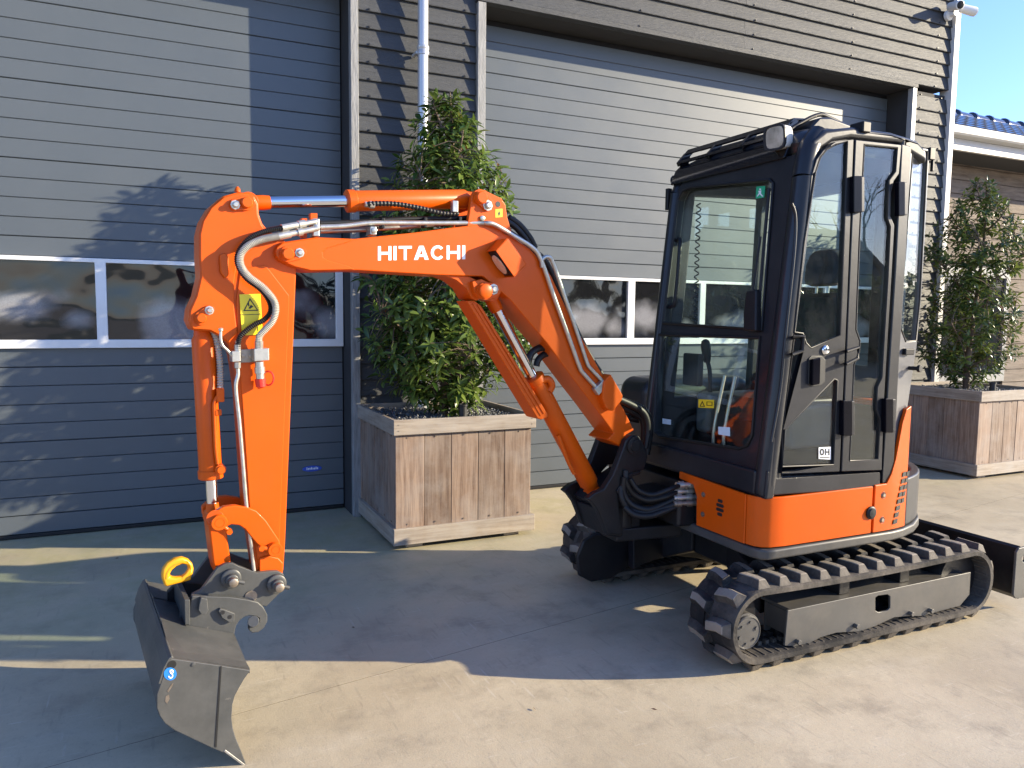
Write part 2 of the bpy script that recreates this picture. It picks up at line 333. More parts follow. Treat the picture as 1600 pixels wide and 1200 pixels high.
def add_tube(bm, pts, r, res=10, cap=True):
    pts = [V(p) for p in pts]; rs = r if isinstance(r, (list, tuple)) else [r]*len(pts)
    t0 = (pts[1]-pts[0]).normalized(); up = V((0, 0, 1)) if abs(t0.z) < .9 else V((1, 0, 0))
    a = t0.cross(up).normalized(); rings = []
    for i, p in enumerate(pts):
        t = (pts[min(i+1, len(pts)-1)]-pts[max(i-1, 0)])
        t = t.normalized() if t.length > 1e-9 else t0
        a = (a - t*a.dot(t)).normalized(); b = t.cross(a)
        rings.append([bm.verts.new(p + (a*math.cos(q)+b*math.sin(q))*rs[i]) for q in (2*math.pi*k/res for k in range(res))])
    for A, B in zip(rings, rings[1:]):
        for k in range(res): bm.faces.new((A[k], A[(k+1) % res], B[(k+1) % res], B[k]))
    if cap: bm.faces.new(rings[0][::-1]); bm.faces.new(rings[-1])
def tube(name, pts, r, m, parent=None, res=12, curve=True, n=6, ribs=0, **k):
    P = smooth_path(pts, n) if curve else [V(p) for p in pts]
    if ribs:
        Q = []; acc = 0
        L = sum((b-a).length for a, b in zip(P, P[1:])); cnt = max(4, int(L/ribs)*2); step = L/cnt; i = 0; seg = 0; d = 0
        for j in range(cnt+1):
            tgt = step*j
            while i < len(P)-2 and d+(P[i+1]-P[i]).length < tgt: d += (P[i+1]-P[i]).length; i += 1
            l = (P[i+1]-P[i]).length; Q.append(P[i].lerp(P[i+1], min(1, (tgt-d)/l if l else 0)))
        P = Q; r = [r if j % 2 else r*.72 for j in range(len(P))]
    bm = bmesh.new(); add_tube(bm, P, r, res); return from_bm(name, bm, m, parent, smooth=True, **k)
def cyl(name, a, b, r, m, parent=None, res=28, bevel=.002, r2=None):
    bm = bmesh.new(); add_tube(bm, [a, b], [r, r2 if r2 is not None else r], res); return from_bm(name, bm, m, parent, bevel=bevel)
def lathe(name, c, axis, prof, m, parent=None, res=32):
    # prof: (distance along axis, radius)
    ax = V(axis).normalized(); p = ax.orthogonal().normalized(); q = ax.cross(p); bm = bmesh.new(); R = []
    for d, r in prof:
        r = max(r, .0005); R.append([bm.verts.new(V(c)+ax*d+(p*math.cos(t)+q*math.sin(t))*r) for t in (2*math.pi*k/res for k in range(res))])
    for A, B in zip(R, R[1:]):
        for k in range(res): bm.faces.new((A[k], A[(k+1) % res], B[(k+1) % res], B[k]))
    bm.faces.new(R[0][::-1]); bm.faces.new(R[-1])
    return from_bm(name, bm, m, parent, smooth=True)
def quad_flat(name, pts, m, parent, off=.001):
    n = (V(pts[1])-V(pts[0])).cross(V(pts[2])-V(pts[0])).normalized()
    return prism(name, pts, n*off, m, parent, bevel=0)
def copy_tree(o, parent=None):
    c = o.copy(); COL.objects.link(c); c.parent = parent
    for ch in list(o.children): copy_tree(ch, c)
    return c

# ================================================================= ground
def slab(name, poly, z0, z1):
    o = prism(name, [(x, y, z1) for x, y in poly], (0, 0, z0-z1), CONC, None, bevel=0); return tag(o, kind='structure')
j0, j1 = onZ(105, 1190, 0), onZ(800, 995, 0); js = (j1.y-j0.y)/(j1.x-j0.x)
jy = lambda x: j0.y + js*(x-j0.x)
g = .0018
slab('concrete_slab', [(-30, jy(-30)+g), (30, jy(30)+g), (30, 60), (-30, 60)], -.05, 0)
slab('concrete_slab', [(-30, -60), (30, -60), (30, jy(30)-g), (-30, jy(-30)-g)], -.05, 0)
tag(prism('joint_filler', [(-30, jy(-30)-g, -.0006), (30, jy(30)-g, -.0006), (30, jy(30)+g, -.0006), (-30, jy(-30)+g, -.0006)], (0, 0, -.03), BLACKR, None, bevel=0), kind='structure')
bm = bmesh.new(); add_box(bm, (-900, -900, -.3), (900, 900, -.045))
tag(from_bm('ground', bm, mat('far_ground', (.17, .18, .12), .9, var=.3, vs=.05)), kind='structure')

LITTER = None
# ================================================================= workshop building
YD, YF = 6.215, 5.945
shop = thing('workshop_building', 'large workshop with charcoal lapped siding and two grey sectional doors', 'building', (2, 6.2, 0))
ZL0, ZTOP = 4.10, 6.1
XL0, XL1, XP1, XR0, XR1, XC0, XC1 = -3.75, 1.41, 2.51, 2.51, 7.52, 8.13, 8.21
bm = bmesh.new()
for lo, hi in (((-6, 6.45, 0), (XC0, 15, ZTOP)), ((XL1+.06, YF+.03, 0), (XR0-.06, 6.45, ZL0)), ((XR1+.06, YF+.03, 0), (XC0-.001, 6.45, ZL0)), ((-6, YF+.03, ZL0+.06), (XC0-.002, 6.452, ZTOP-.01)), ((-6, YF+.03, 0), (XL0-.06, 6.45, ZL0))): add_box(bm, lo, hi)
from_bm('wall', bm, DARKW, shop)
def siding_mesh(L, pitch):
    bm = bmesh.new(); h = pitch+.018
    prof = [(0, 0), (-.034, 0), (-.036, .006), (-.012, h), (0, h)]
    add_prism(bm, [(-L/2, y, z) for y, z in prof], (L, 0, 0)); bmesh.ops.recalc_face_normals(bm, faces=bm.faces)
    me = bpy.data.meshes.new('siding_plank'); bm.to_mesh(me); bm.free(); return me
def siding(x0, x1, z0, z1, pitch, joints=()):
    cuts = [x0, *joints, x1]
    for a, b in zip(cuts, cuts[1:]):
        me = siding_mesh(b-a-.003, pitch); k = 0
        while z0+k*pitch < z1-.03:
            o = link('siding_plank', me, SIDING, shop, loc=((a+b)/2, YF+.02+random.uniform(-.002, .002), z0+k*pitch))
            k += 1
siding(XL1+.062, XP1-.072, 2.7324-.127*21, ZL0-.06, .1271)
siding(XR1+.062, XC0, 3.6292-.1356*26, ZL0-.04, .1356)
siding(-3.9, XC0, ZL0+.055, ZTOP, .1352, (2.3, 5.2))
bm = bmesh.new()
def nail(x, z): add_box(bm, (x-.006, YF-.024, z-.006), (x+.006, YF+.0, z+.006))
for k in range(32):
    for x in (XL1+.15, XP1-.17): nail(x, 2.7324-.127*21+k*.1271+.012)
for k in range(15):
    for x in (2.75, 4.0, 5.3, 6.6, 7.9): nail(x+.01*(k % 3), ZL0+.055+k*.1352+.014)
for k in range(30):
    for x in (XR1+.16, XC0-.12): nail(x, 3.6292-.1356*26+k*.1356+.014)
tag(from_bm('nails', bm, BLACKI, shop), kind='stuff')
for x0, x1, m in ((XL1, XL1+.06, POSTM), (XP1-.07, XP1, POSTM), (XR1, XR1+.06, TRIMM)):
    box('door_post', (x0, YF-.045, 0), (x1, YF+.02, ZL0-.002), m, shop)
    box('door_reveal', (x0+.002, YF+.022, 0), (x1-.002, YD+.23, ZL0-.002), DARKW, shop, bevel=0)
box('corner_trim', (XC0, YF-.05, 0), (XC1, YF+.10, ZTOP), mat('corner_metal', (.60, .59, .57), .4, var=.05), shop)
box('lintel_trim', (2.43, YF-.052, ZL0), (XR1+.07, YF+.03, ZL0+.045), SIDING, shop)
box('lintel_trim', (-3.8, YF-.052, ZL0), (XL1+.07, YF+.03, ZL0+.045), SIDING, shop)
box('soffit', (XR0+.001, YF+.031, ZL0), (XR1-.001, 6.44, ZL0+.05), DARKW, shop)
box('soffit', (XL0, YF+.031, ZL0), (XL1-.001, 6.44, ZL0+.05), DARKW, shop)
def sectional_door(x0, x1, mull, seed):
    d = box('garage_door', (x0+.002, YD+.02, .004), (x1-.002, YD+.07, ZL0-.004), BLACKP, shop, bevel=0)
    WB, WT, P = 1.333, 1.968, .13
    me = None
    rows = [(WT+P*k, min(WT+P*(k+1), ZL0-.01), k % 4 == 1) for k in range(17) if WT+P*k < ZL0-.06] + [(WB-P*(k+1), WB-P*k, k % 4 == 0) for k in range(10)]
    for a, b, bold in rows:
        gp = .0040 if bold else .0018
        bm = bmesh.new(); L = x1-x0-.02; h = b-a
        pr = [(0, gp), (-.016, gp), (-.020, gp+.004), (-.020, h-.003), (-.017, h-.0008), (0, h-.0008)]
        add_prism(bm, [(-L/2, y, z) for y, z in pr], (L, 0, 0)); bmesh.ops.recalc_face_normals(bm, faces=bm.faces)
        m2 = bpy.data.meshes.new('door_slat'); bm.to_mesh(m2); bm.free()
        link('door_slat', m2, SLATM, d, loc=((x0+x1)/2, YD+.020, a))
    box('bottom_seal', (x0+.01, YD, .004), (x1-.01, YD+.019, .031), BLACKR, d)
    fr = .062
    edges = [x0+.005] + mull + [x1-.005]
    bm = bmesh.new()
    add_prism(bm, [(x0+.006, YD+.015, WB+.002), (x1-.006, YD+.015, WB+.002), (x1-.006, YD+.015, WT-.002), (x0+.006, YD+.015, WT-.002)], (0, -.05, 0),
              [[(a, YD+.015, WB+fr), (b, YD+.015, WB+fr), (b, YD+.015, WT-fr+.03), (a, YD+.015, WT-fr+.03)] for a, b in zip(mull[::2], mull[1::2])])
    from_bm('window_frame', bm, ALU, d, bevel=.004)
    for i, (a, b) in enumerate(zip(mull[::2], mull[1::2])):
        o = box('window_pane', (a+.002, YD-.010, WB+fr+.002), (b-.002, YD-.004, WT-fr+.028), pane_mat('patchy_pane', (a+b)/2-2.0, int(seed*10)+i*3), d, bevel=0)
    return d
lm = []; x = 1.345
while x > -3.4: lm += [x-.775, x]; x -= .845
ld = sectional_door(XL0, XL1, [v for p in zip(lm[::-2], lm[-2::-2]) for v in sorted(p)] if False else sorted(lm), 1.0)
rm = []; x = 4.195
while x+.775 < 7.5: rm += [x, x+.775]; x += .845
rm += [x, 7.45] if 7.45-x > .3 else []
x = 4.115
while x-.60 > 2.5: rm += [max(2.57, x-.775), x]; x -= .845
rd = sectional_door(XR0, XR1, sorted(rm), 4.3)
# oval badge on the left door
def ellipse(c, ax, ay, rx, ry, n=28): return [V(c)+V(ax)*(rx*math.cos(2*math.pi*i/n))+V(ay)*(ry*math.sin(2*math.pi*i/n)) for i in range(n)]
bc = V((1.148, YD-.0005, .35))
prism('door_badge', ellipse(bc, (1, 0, 0), (0, 0, 1), .078, .024), (0, -.006, 0), BLUEB, ld, bevel=.002)
for k in range(8):
    xx = bc.x-.045+k*.012
    box('badge_lettering', (xx, bc.y-.0072, bc.z-.007), (xx+.007, bc.y-.006, bc.z+(.008 if k % 3 else .013)), WHITE, ld, bevel=0)
# downpipe
px = 1.955
dp = cyl('downpipe', (px, YF-.11, .15), (px, YF-.11, 6.0), .040, PIPEM, shop, bevel=0)
for z in (3.62, 1.9): lathe('pipe_collar', (px, YF-.11, z), (0, 0, 1), [(-.035, .040), (-.033, .047), (-.012, .048), (-.006, .044), (.006, .044), (.012, .048), (.03, .047), (.034, .040)], PIPEM, dp)
for z in (3.60, 1.88): box('pipe_bracket', (px-.058, YF-.115, z-.012), (px-.030, YF-.01, z+.012), TRIMM, dp)

# ================================================================= security camera on the corner
sc_ = thing('security_camera', 'white twin-headed security camera at the top corner of the workshop', 'security camera', (8.05, 5.86, 4.93))
c0 = V((8.02, 5.82, 4.97))
lathe('camera_base', (8.02, YF-.02, 4.93), (0, -1, 0), [(0, .055), (.03, .055), (.05, .03), (.10, .025)], ALU, sc_)
def cam_head(c, d):
    d = V(d).normalized()
    h = lathe('camera_head', c, d, [(-.10, .02), (-.09, .045), (.06, .05), (.075, .048), (.08, .040)], ALU, sc_)
    lathe('camera_lens', V(c)+d*.081, d, [(0, .040), (.006, .034), (.008, .0)], BLACKP, h)
cam_head((7.98, 5.80, 4.99), (-.30, -.9, -.25)); cam_head((8.20, 5.80, 4.98), (.8, -.35, -.2))

# ================================================================= timber building on the right
GREYF = mat('grey_window_frame', (.24, .24, .235), .5, var=.1); EAVE = mat('eave_trim', (.50, .49, .47), .5, var=.08)
tb = thing('timber_building', 'weathered timber building with dark glazed roof tiles behind the right planter', 'building', (11, 7, 0))
TY = 6.9
bm = bmesh.new(); add_box(bm, (8.3, TY+.03, 0), (17, 12, 3.75)); from_bm('wall', bm, DARKW, tb)
WX0, WX1, WZ1 = 9.38, 10.95, 2.32
z = 0
while z < 3.72:
    h = .182
    spans = [(8.3, WX0), (WX1, 13.0), (13.0, 17)] if z+h*.5 < WZ1 else [(8.3, 11.4+random.uniform(-.6, .6)), None]
    if spans[-1] is None: e = spans[0][1]; spans = [(8.3, e), (e, 17)]
    for a, b in spans:
        yo = random.uniform(0, .010)
        box('timber_plank', (a+.002, TY-yo, z+.004), (b-.002, TY+.028, z+h-.003), WOODT, tb, bevel=.004)
    z += h
f = prism('window_frame', [(WX0, TY-.03, .75), (WX1, TY-.03, .75), (WX1, TY-.03, WZ1), (WX0, TY-.03, WZ1)], (0, .055, 0), GREYF, tb,
          [[(WX0+.09, TY-.03, .85), (WX0+.72, TY-.03, .85), (WX0+.72, TY-.03, WZ1-.13), (WX0+.09, TY-.03, WZ1-.13)], [(WX0+.82, TY-.03, .85), (WX1-.09, TY-.03, .85), (WX1-.09, TY-.03, WZ1-.13), (WX0+.82, TY-.03, WZ1-.13)]])
PG = mat('dark_window_glass', (.02, .022, .025), .06, var=.1, rvar=.02)
for a, b in ((WX0+.09, WX0+.72), (WX0+.82, WX1-.09)): box('window_pane', (a, TY+.0, .85), (b, TY+.012, WZ1-.13), PG, f, bevel=0)
bm = bmesh.new(); add_prism(bm, [(8.26, 6.38, 3.66), (8.26, 6.38, 3.86), (8.26, 8.7, 4.93), (8.26, 11.2, 3.86), (8.26, 11.2, 3.66)], (9, 0, 0)); rf = from_bm('roof', bm, DARKW, tb)
box('fascia', (8.26, 6.33, 3.655), (17.2, 6.376, 3.79), EAVE, tb)
gp_ = [(6.22, 3.80), (6.20, 3.82), (6.195, 3.90), (6.205, 3.905), (6.215, 3.83), (6.30, 3.80), (6.325, 3.90), (6.329, 3.90), (6.329, 3.79)]
prism('gutter', [(8.26, y, z) for y, z in gp_], (9, 0, 0), EAVE, tb, bevel=0)
# glazed tiles: rows of curved pantiles, joined
bm = bmesh.new(); sl_ = V((0, 8.7-6.38, 4.93-3.86)); L_ = sl_.length; sd = sl_.normalized(); sn = V((0, -sd.z, sd.y))
rows, tw = 8, .21
for r_ in range(rows):
    for c_ in range(34):
        x0 = 8.27+c_*tw; a = V((0, 6.36, 3.875))+sd*(r_*L_/rows)
        for q in range(4):
            u0, u1 = q/4, (q+1)/4
            h0, h1 = .028*math.sin(math.pi*u0), .028*math.sin(math.pi*u1)
            p = [V((x0+tw*u, 0, 0))+a+sn*(h+lift)+sd*(ln) for u, h, lift, ln in ((u0, h0, .03, 0), (u1, h1, .03, 0), (u1, h1, .004, L_/rows+.03), (u0, h0, .004, L_/rows+.03))]
            vs = [bm.verts.new(v) for v in p]; bm.faces.new(vs)
            vb = [bm.verts.new(v) for v in (p[0], p[1], p[1]-sn*.02, p[0]-sn*.02)]; bm.faces.new(vb)
tag(from_bm('roof_tiles', bm, TILEM, tb), kind='stuff')
for k in range(17):
    lathe('ridge_tile', (8.28+k*.42, 8.7, 4.93), (1, 0, 0), [(0, .10), (.02, .135), (.06, .135), (.08, .115), (.40, .105)], TILEM, tb, res=16)
# ================================================================= planters
def planter(loc, label, group):
    p = thing('wooden_planter', label, 'planter', loc, group)
    X0, Y0 = loc[0], loc[1]; W, D = 1.056, 1.0
    xs = [.014, .221, .417, .619, .823, 1.034]
    for i in range(5):
        a, b = X0+xs[i]+.0015, X0+xs[i+1]-.0015
        box('plank', (a, Y0+.020+random.uniform(0, .004), .14), (b, Y0+.050, .80), WOODP, p, bevel=.003)
        box('plank', (a, Y0+D-.05, .14), (b, Y0+D-.020, .80), WOODP, p, bevel=.003)
        ya, yb = Y0+.052+i*.179, Y0+.052+(i+1)*.179-.003
        box('plank', (X0+.020+random.uniform(0, .004), ya, .14), (X0+.050, yb, .80), WOODP, p, bevel=.003)
        box('plank', (X0+W-.05, ya, .14), (X0+W-.020, yb, .80), WOODP, p, bevel=.003)
    for z0, z1, nm in ((.79, .894, 'rim_board'), (.035, .150, 'base_board')):
        box(nm, (X0-.004, Y0-.004, z0), (X0+W+.004, Y0+.024, z1), WOODH, p)
        box(nm, (X0-.004, Y0+D-.024, z0), (X0+W+.004, Y0+D+.004, z1), WOODH, p)
        for xx in (X0-.003, X0+W-.025):
            o = box(nm, (-.48, -.014, z0), (.48, .014, z1-.001), WOODH, None); o.parent = p; o.rotation_euler.z = math.pi/2
            o.location = V((xx+.014, Y0+D/2, 0))-V(loc)
    for xx in (.10, W-.22):
        for yy in (.05, D-.15): box('foot_block', (X0+xx, Y0+yy, 0), (X0+xx+.12, Y0+yy+.10, .036), WOODH, p)
    for xx in (.03, W-.03): 
        for zz in (.83, .87): cyl('screw_head', (X0+xx, Y0-.0045, zz-.01), (X0+xx, Y0-.0060, zz-.01), .004, STEEL, p, res=8, bevel=0)
    for i in range(5):
        xm = (X0+xs[i]+X0+xs[i+1])/2+random.uniform(-.02, .02); ym = Y0+.052+(i+.5)*.179
        for zz in (.768, .172): cyl('screw_head', (xm, Y0+.021, zz), (xm, Y0+.0175, zz), .0055, STEEL, p, res=8, bevel=0); cyl('screw_head', (X0+.021, ym, zz), (X0+.0175, ym, zz), .0055, STEEL, p, res=8, bevel=0)
    box('liner', (X0+.052, Y0+.052, .1), (X0+W-.052, Y0+D-.052, .80), BLACKP, p, bevel=0)
    return p
P1, P2 = V((1.45, 4.922, 0)), V((7.49, 4.909, 0))
planter(P1, 'wooden box planter with reddish planks in front of the drainpipe', 'wooden planters along the facade')
planter(P2, 'wooden box planter beside the workshop corner, behind the cab', 'wooden planters along the facade')
def gravel(P, label):
    bm = bmesh.new(); rnd = random.Random(3)
    for i in range(2300):
        c = V((P.x+.06+rnd.random()*.936, P.y+.06+rnd.random()*.88, 0.846+rnd.random()*.022)); s = rnd.uniform(.006, .015)
        R = Matrix.Rotation(rnd.random()*6, 3, V((rnd.random(), rnd.random(), rnd.random()+.1)).normalized())
        vs = [bm.verts.new(c+R@V(q)*s) for q in ((1, 0, 0), (-1, .1, 0), (0, .8, .1), (.1, -.9, 0), (0, 0, .55), (0, .1, -.55))]
        for a, b in ((0, 2), (2, 1), (1, 3), (3, 0)): bm.faces.new((vs[a], vs[b], vs[4])); bm.faces.new((vs[b], vs[a], vs[5]))
    add_box(bm, (P.x+.053, P.y+.053, .7985), (P.x+1.003, P.y+.947, .848))
    tag(from_bm('gravel', bm, PEBBLE), label, 'gravel', None, 'stuff')
gravel(P1, 'dark slate chippings covering the soil of the planter near the drainpipe'); gravel(P2, 'dark slate chippings covering the soil of the planter behind the cab')
def standpipe(c, label):
    o = thing('standpipe', label, 'pipe', c, 'watering pipes in the planters')
    lathe('pipe', c, (0, 0, 1), [(0, .030), (.095, .030), (.098, .036), (.112, .036), (.112, .028), (.06, .027)], PIPEB, o, res=24)
standpipe(V((2.02, 5.12, .848)), 'short black watering pipe in the gravel at the foot of the bushy tree')
standpipe(V((7.95, 5.10, .848)), 'short black watering pipe in the gravel at the foot of the slim tree')

# ================================================================= potted trees
def leaf_geo(L, W):
    # pointed leaf, folded along the midrib and drooping
    rows = ((0, .08, 0), (.25, .85, -.01), (.55, 1.0, -.05), (.82, .5, -.13), (1.0, .02, -.22))
    vs, fs = [], []
    for t, wd, dz in rows: vs += [V((L*t, -W/2*wd, L*dz+W*.16*wd)), V((L*t, 0, L*dz)), V((L*t, W/2*wd, L*dz+W*.16*wd))]
    for i in range(4):
        for k in (0, 1): a = i*3+k; fs.append((a, a+1, a+4, a+3))
    return vs, fs
def potted_tree(base, prof, tips_n, seed, label, lm, nparts, Lr, hollow):
    rnd = random.Random(seed); t = thing('potted_tree', label, 'tree', base, 'trees in the wooden planters'); base = V(base)
    H = prof[-1][0]
    def rad(z):
        for (z0, r0), (z1, r1) in zip(prof, prof[1:]):
            if z0 <= z <= z1: return r0+(r1-r0)*(z-z0)/(z1-z0)
        return 0
    tr = [base+V((.03*math.sin(z*2.1+seed), .03*math.cos(z*1.7)-.03, z)) for z in [H*i/12 for i in range(13)]]
    bm = bmesh.new(); add_tube(bm, tr, [.034*(1-.85*i/12) for i in range(13)], 10); from_bm('trunk', bm, BARK, t, smooth=True)
    lump = [(rnd.random()*6.28, rnd.uniform(.2, H), rnd.uniform(-.30, .25)) for _ in range(26)]
    tips = []
    tot = 0
    while len(tips) < tips_n and tot < 200000:
        tot += 1
        z = rnd.uniform(prof[0][0], H); R = rad(z)
        if rnd.random()*prof_max(prof) > R+.06: continue
        a = rnd.random()*6.283; k = 1
        for la, lz, ls in lump:
            d = abs((a-la+3.14) % 6.28-3.14)
            if d < .8 and abs(z-lz) < .28: k += ls*(1-d/.8)*(1-abs(z-lz)/.28)
        rr = R*k*(hollow+(1-hollow)*rnd.random()**.6)
        tips.append(base+V((rr*math.cos(a), rr*math.sin(a)*.92, z)))
    # limbs
    limbs = []
    for i in range(18):
        z = prof[0][0]*.8+(H*.9-prof[0][0]*.8)*i/18; a = i*2.4; R = rad(min(H, z+.2))*.8
        p0 = base+V((.03*math.sin(z*2.1+seed), .03*math.cos(z*1.7)-.03, z)); p1 = p0+V((R*.55*math.cos(a), R*.5*math.sin(a), .10)); p2 = p0+V((R*math.cos(a), R*.92*math.sin(a), .26))
        P = smooth_path([p0, p1, p2], 4); limbs += P
        bm = bmesh.new(); add_tube(bm, P, [.013*(1-.7*k/(len(P)-1)) for k in range(len(P))], 7); from_bm('branch', bm, BARK, t, smooth=True)
    bm = bmesh.new()
    for p in tips:
        q = min(limbs, key=lambda v: (v-p).length_squared); mid = q.lerp(p, .5)+V((0, 0, .02))
        add_tube(bm, [q, mid, p], [.0045, .0035, .002], 4, cap=False)
    tag(from_bm('twigs', bm, BARK, t, smooth=True), kind='stuff')
    mats = []
    for p in tips:
        rel = p-base; out = V((rel.x, rel.y, .12)).normalized(); ax = (out*.7+V((0, 0, .75))+V((rnd.uniform(-.4, .4), rnd.uniform(-.4, .4), rnd.uniform(-.3, .3)))).normalized()
        x_ = ax.orthogonal().normalized(); y_ = ax.cross(x_); n = rnd.randint(8, 13); ph = rnd.random()*6.28
        for k in range(n):
            an = ph+k*2.4; f_ = k/n
            d = (x_*math.cos(an)+y_*math.sin(an))*(.55+.6*f_)+ax*(.85-1.1*f_)+V((0, 0, -.30))
            d.normalize(); s = ax.cross(d)
            if s.length < .05: continue
            s.normalize(); u = d.cross(s); s = -s if u.z < 0 else s; u = d.cross(s)
            sc = rnd.uniform(*Lr)*(1 if rnd.random() > .15 else .6)
            M = Matrix(((d.x, s.x, u.x, 0), (d.y, s.y, u.y, 0), (d.z, s.z, u.z, 0), (0, 0, 0, 1)))
            o = p-ax*(.07*f_)
            mats.append((o, M, sc))
    vs, fs = leaf_geo(1.0, .34)
    if nparts:
        order = sorted(range(len(mats)), key=lambda i: (mats[i][0]-V((0, 0, 1.6))).length-.25*mats[i][2]*10); near = set(order[:nparts])
    else: near = set()
    me = bpy.data.meshes.new('leaf'); me.from_pydata(vs, [], fs); me.materials.append(lm); me.polygons.foreach_set('use_smooth', [True]*len(fs))
    VV, FF = [], []
    for i, (o, M, sc) in enumerate(mats):
        if i in near:
            ob = bpy.data.objects.new('leaf', me); COL.objects.link(ob); ob.parent = t
            ob.matrix_local = Matrix.Translation(o-base) @ M @ Matrix.Scale(sc, 4)
        else:
            b0 = len(VV); R3 = M.to_3x3()
            VV += [o+R3@(v*sc)-base for v in vs]; FF += [tuple(b0+j for j in f) for f in fs]
    mf = bpy.data.meshes.new('foliage'); mf.from_pydata(VV, [], FF); mf.polygons.foreach_set('use_smooth', [True]*len(FF))
    tag(link('foliage', mf, lm, t), kind='stuff')
def prof_max(p): return max(r for _, r in p)+.06
potted_tree((1.99, 5.36, .80), [(.12, .12), (.22, .30), (.36, .52), (.6, .66), (.9, .64), (1.2, .56), (1.5, .50), (1.8, .43), (2.0, .36), (2.15, .24), (2.38, .08)], 780, 11,
            'dense glossy evergreen tree filling the planter next to the drainpipe', LEAF, 300, (.068, .115), .25)
potted_tree((8.02, 5.42, .80), [(.10, .10), (.25, .34), (.55, .52), (.9, .55), (1.2, .40), (1.4, .55), (1.7, .52), (1.95, .36), (2.1, .26), (2.3, .08)], 500, 23,
            'slimmer loose evergreen tree in front of the timber building', LEAF2, 0, (.06, .10), .15)

# ================================================================= excavator
EX = thing('excavator', 'orange and anthracite mini excavator on rubber tracks, boom stretched out to the left', 'excavator', (3.2, 3.315, 0))
